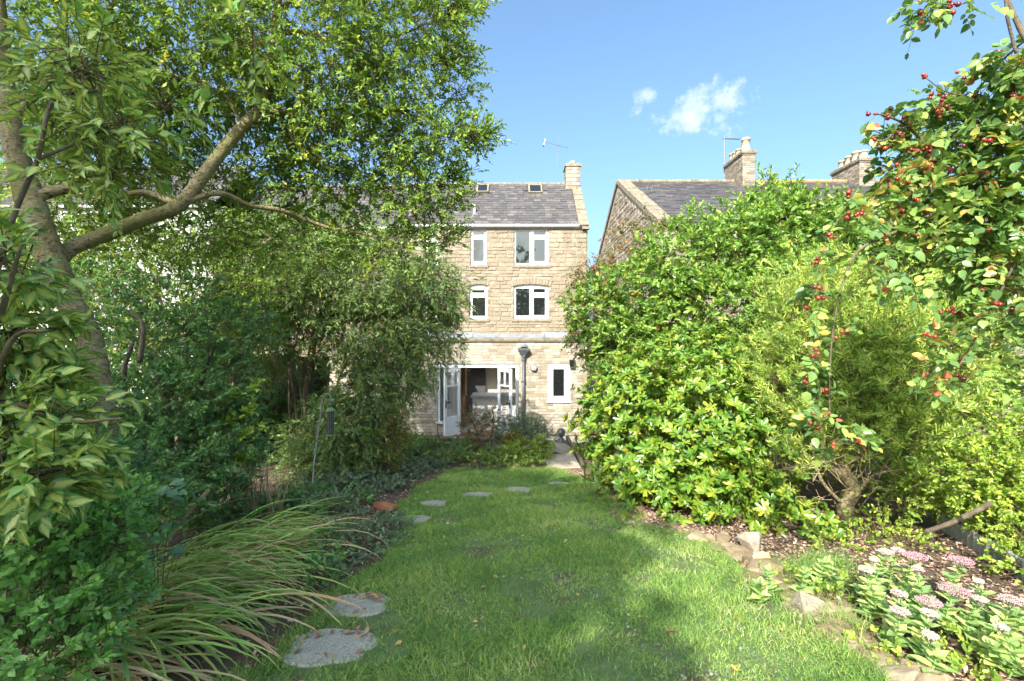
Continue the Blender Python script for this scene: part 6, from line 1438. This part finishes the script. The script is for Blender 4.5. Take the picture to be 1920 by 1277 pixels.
scatter('leaf_litter', 'dark dead leaves on the soil of the left beds', 4500, bed_left, .035, .018, LM['litter'], gr, .022)
scatter('leaf_litter', 'strip of pale dry litter under the edge of the glossy bush', 7000, strip, .03, .014, LM['litter'], gr, .024)
# single fallen leaves on the lawn and stones
FLM = []
for i in range(8):
    v0, faces, vein = leaf_full(fold=.2, curl=tr.uniform(-.3, .4)); me = np_mesh('fallen_leaf', v0, faces, {'rnd': np.full(len(v0), (i+.5)/8), 'vein': vein}, True); me.materials.append(LM['fallen']); FLM.append(me)
fr_ = random.Random(44)
def fallen(x, y, k, s, lab, grp, z=None):
    o = bpy.data.objects.new('fallen_leaf', FLM[k]); COL.objects.link(o); o.location = (x, y, (float(lawn_z(x, y))+.022) if z is None else z)
    o.rotation_euler = (fr_.gauss(0, .3), fr_.gauss(0, .3), fr_.uniform(0, 6.3)); o.scale = (s*.5, s, s*.5); tag(o, lab, 'leaf', grp)
for i in range(120):
    y = 1.9+6*fr_.random()**1.6; x = fr_.uniform(float(xl(y))+.05, float(xr(y))-.05)
    if fr_.random() < .45: x = min(x, fr_.uniform(-1.1, .2))
    if any(abs(x-a) < ra+.02 and abs(y-b) < rb+.02 for a, b, ra, rb in STONES): continue
    fallen(x, y, fr_.choice((0, 0, 1, 2, 3, 4, 5)), fr_.uniform(.03, .05), 'small yellow leaf fallen on the lawn grass', 'yellow leaves fallen on the lawn')
for j in (0, 1):
    sx, sy, ra, rb = STONES[j]
    for i in range(26):
        a = fr_.uniform(.2, 3.0) if fr_.random() < .75 else fr_.uniform(0, 6.3); q = fr_.uniform(.5, .98); x, y = sx+ra*q*math.cos(a), sy+rb*q*math.sin(a)
        fallen(x, y, fr_.choice((3, 5, 6, 7, 7, 7, 7)), fr_.uniform(.035, .055), ['brown dead leaf lying on the large stepping stone', 'brown dead leaf lying on the stepping stone next after the large one'][j], ['dead leaves on the large stepping stone', 'dead leaves on the second stepping stone'][j], float(lawn_z(sx, sy))+.020-.11*(y-sy))
for px, py, k, s, lab in ((1246, 1195, 7, .075, 'large dark red leaf lying on the lawn near the shade edge'), (1058, 1024, 4, .06, 'pale curled leaf lying alone in the middle of the lawn'), (1108, 972, 5, .09, 'long pale leaf at the shade edge by the glossy bush')):
    g = G(px, py); fallen(g.x, g.y, k, s, lab, None)
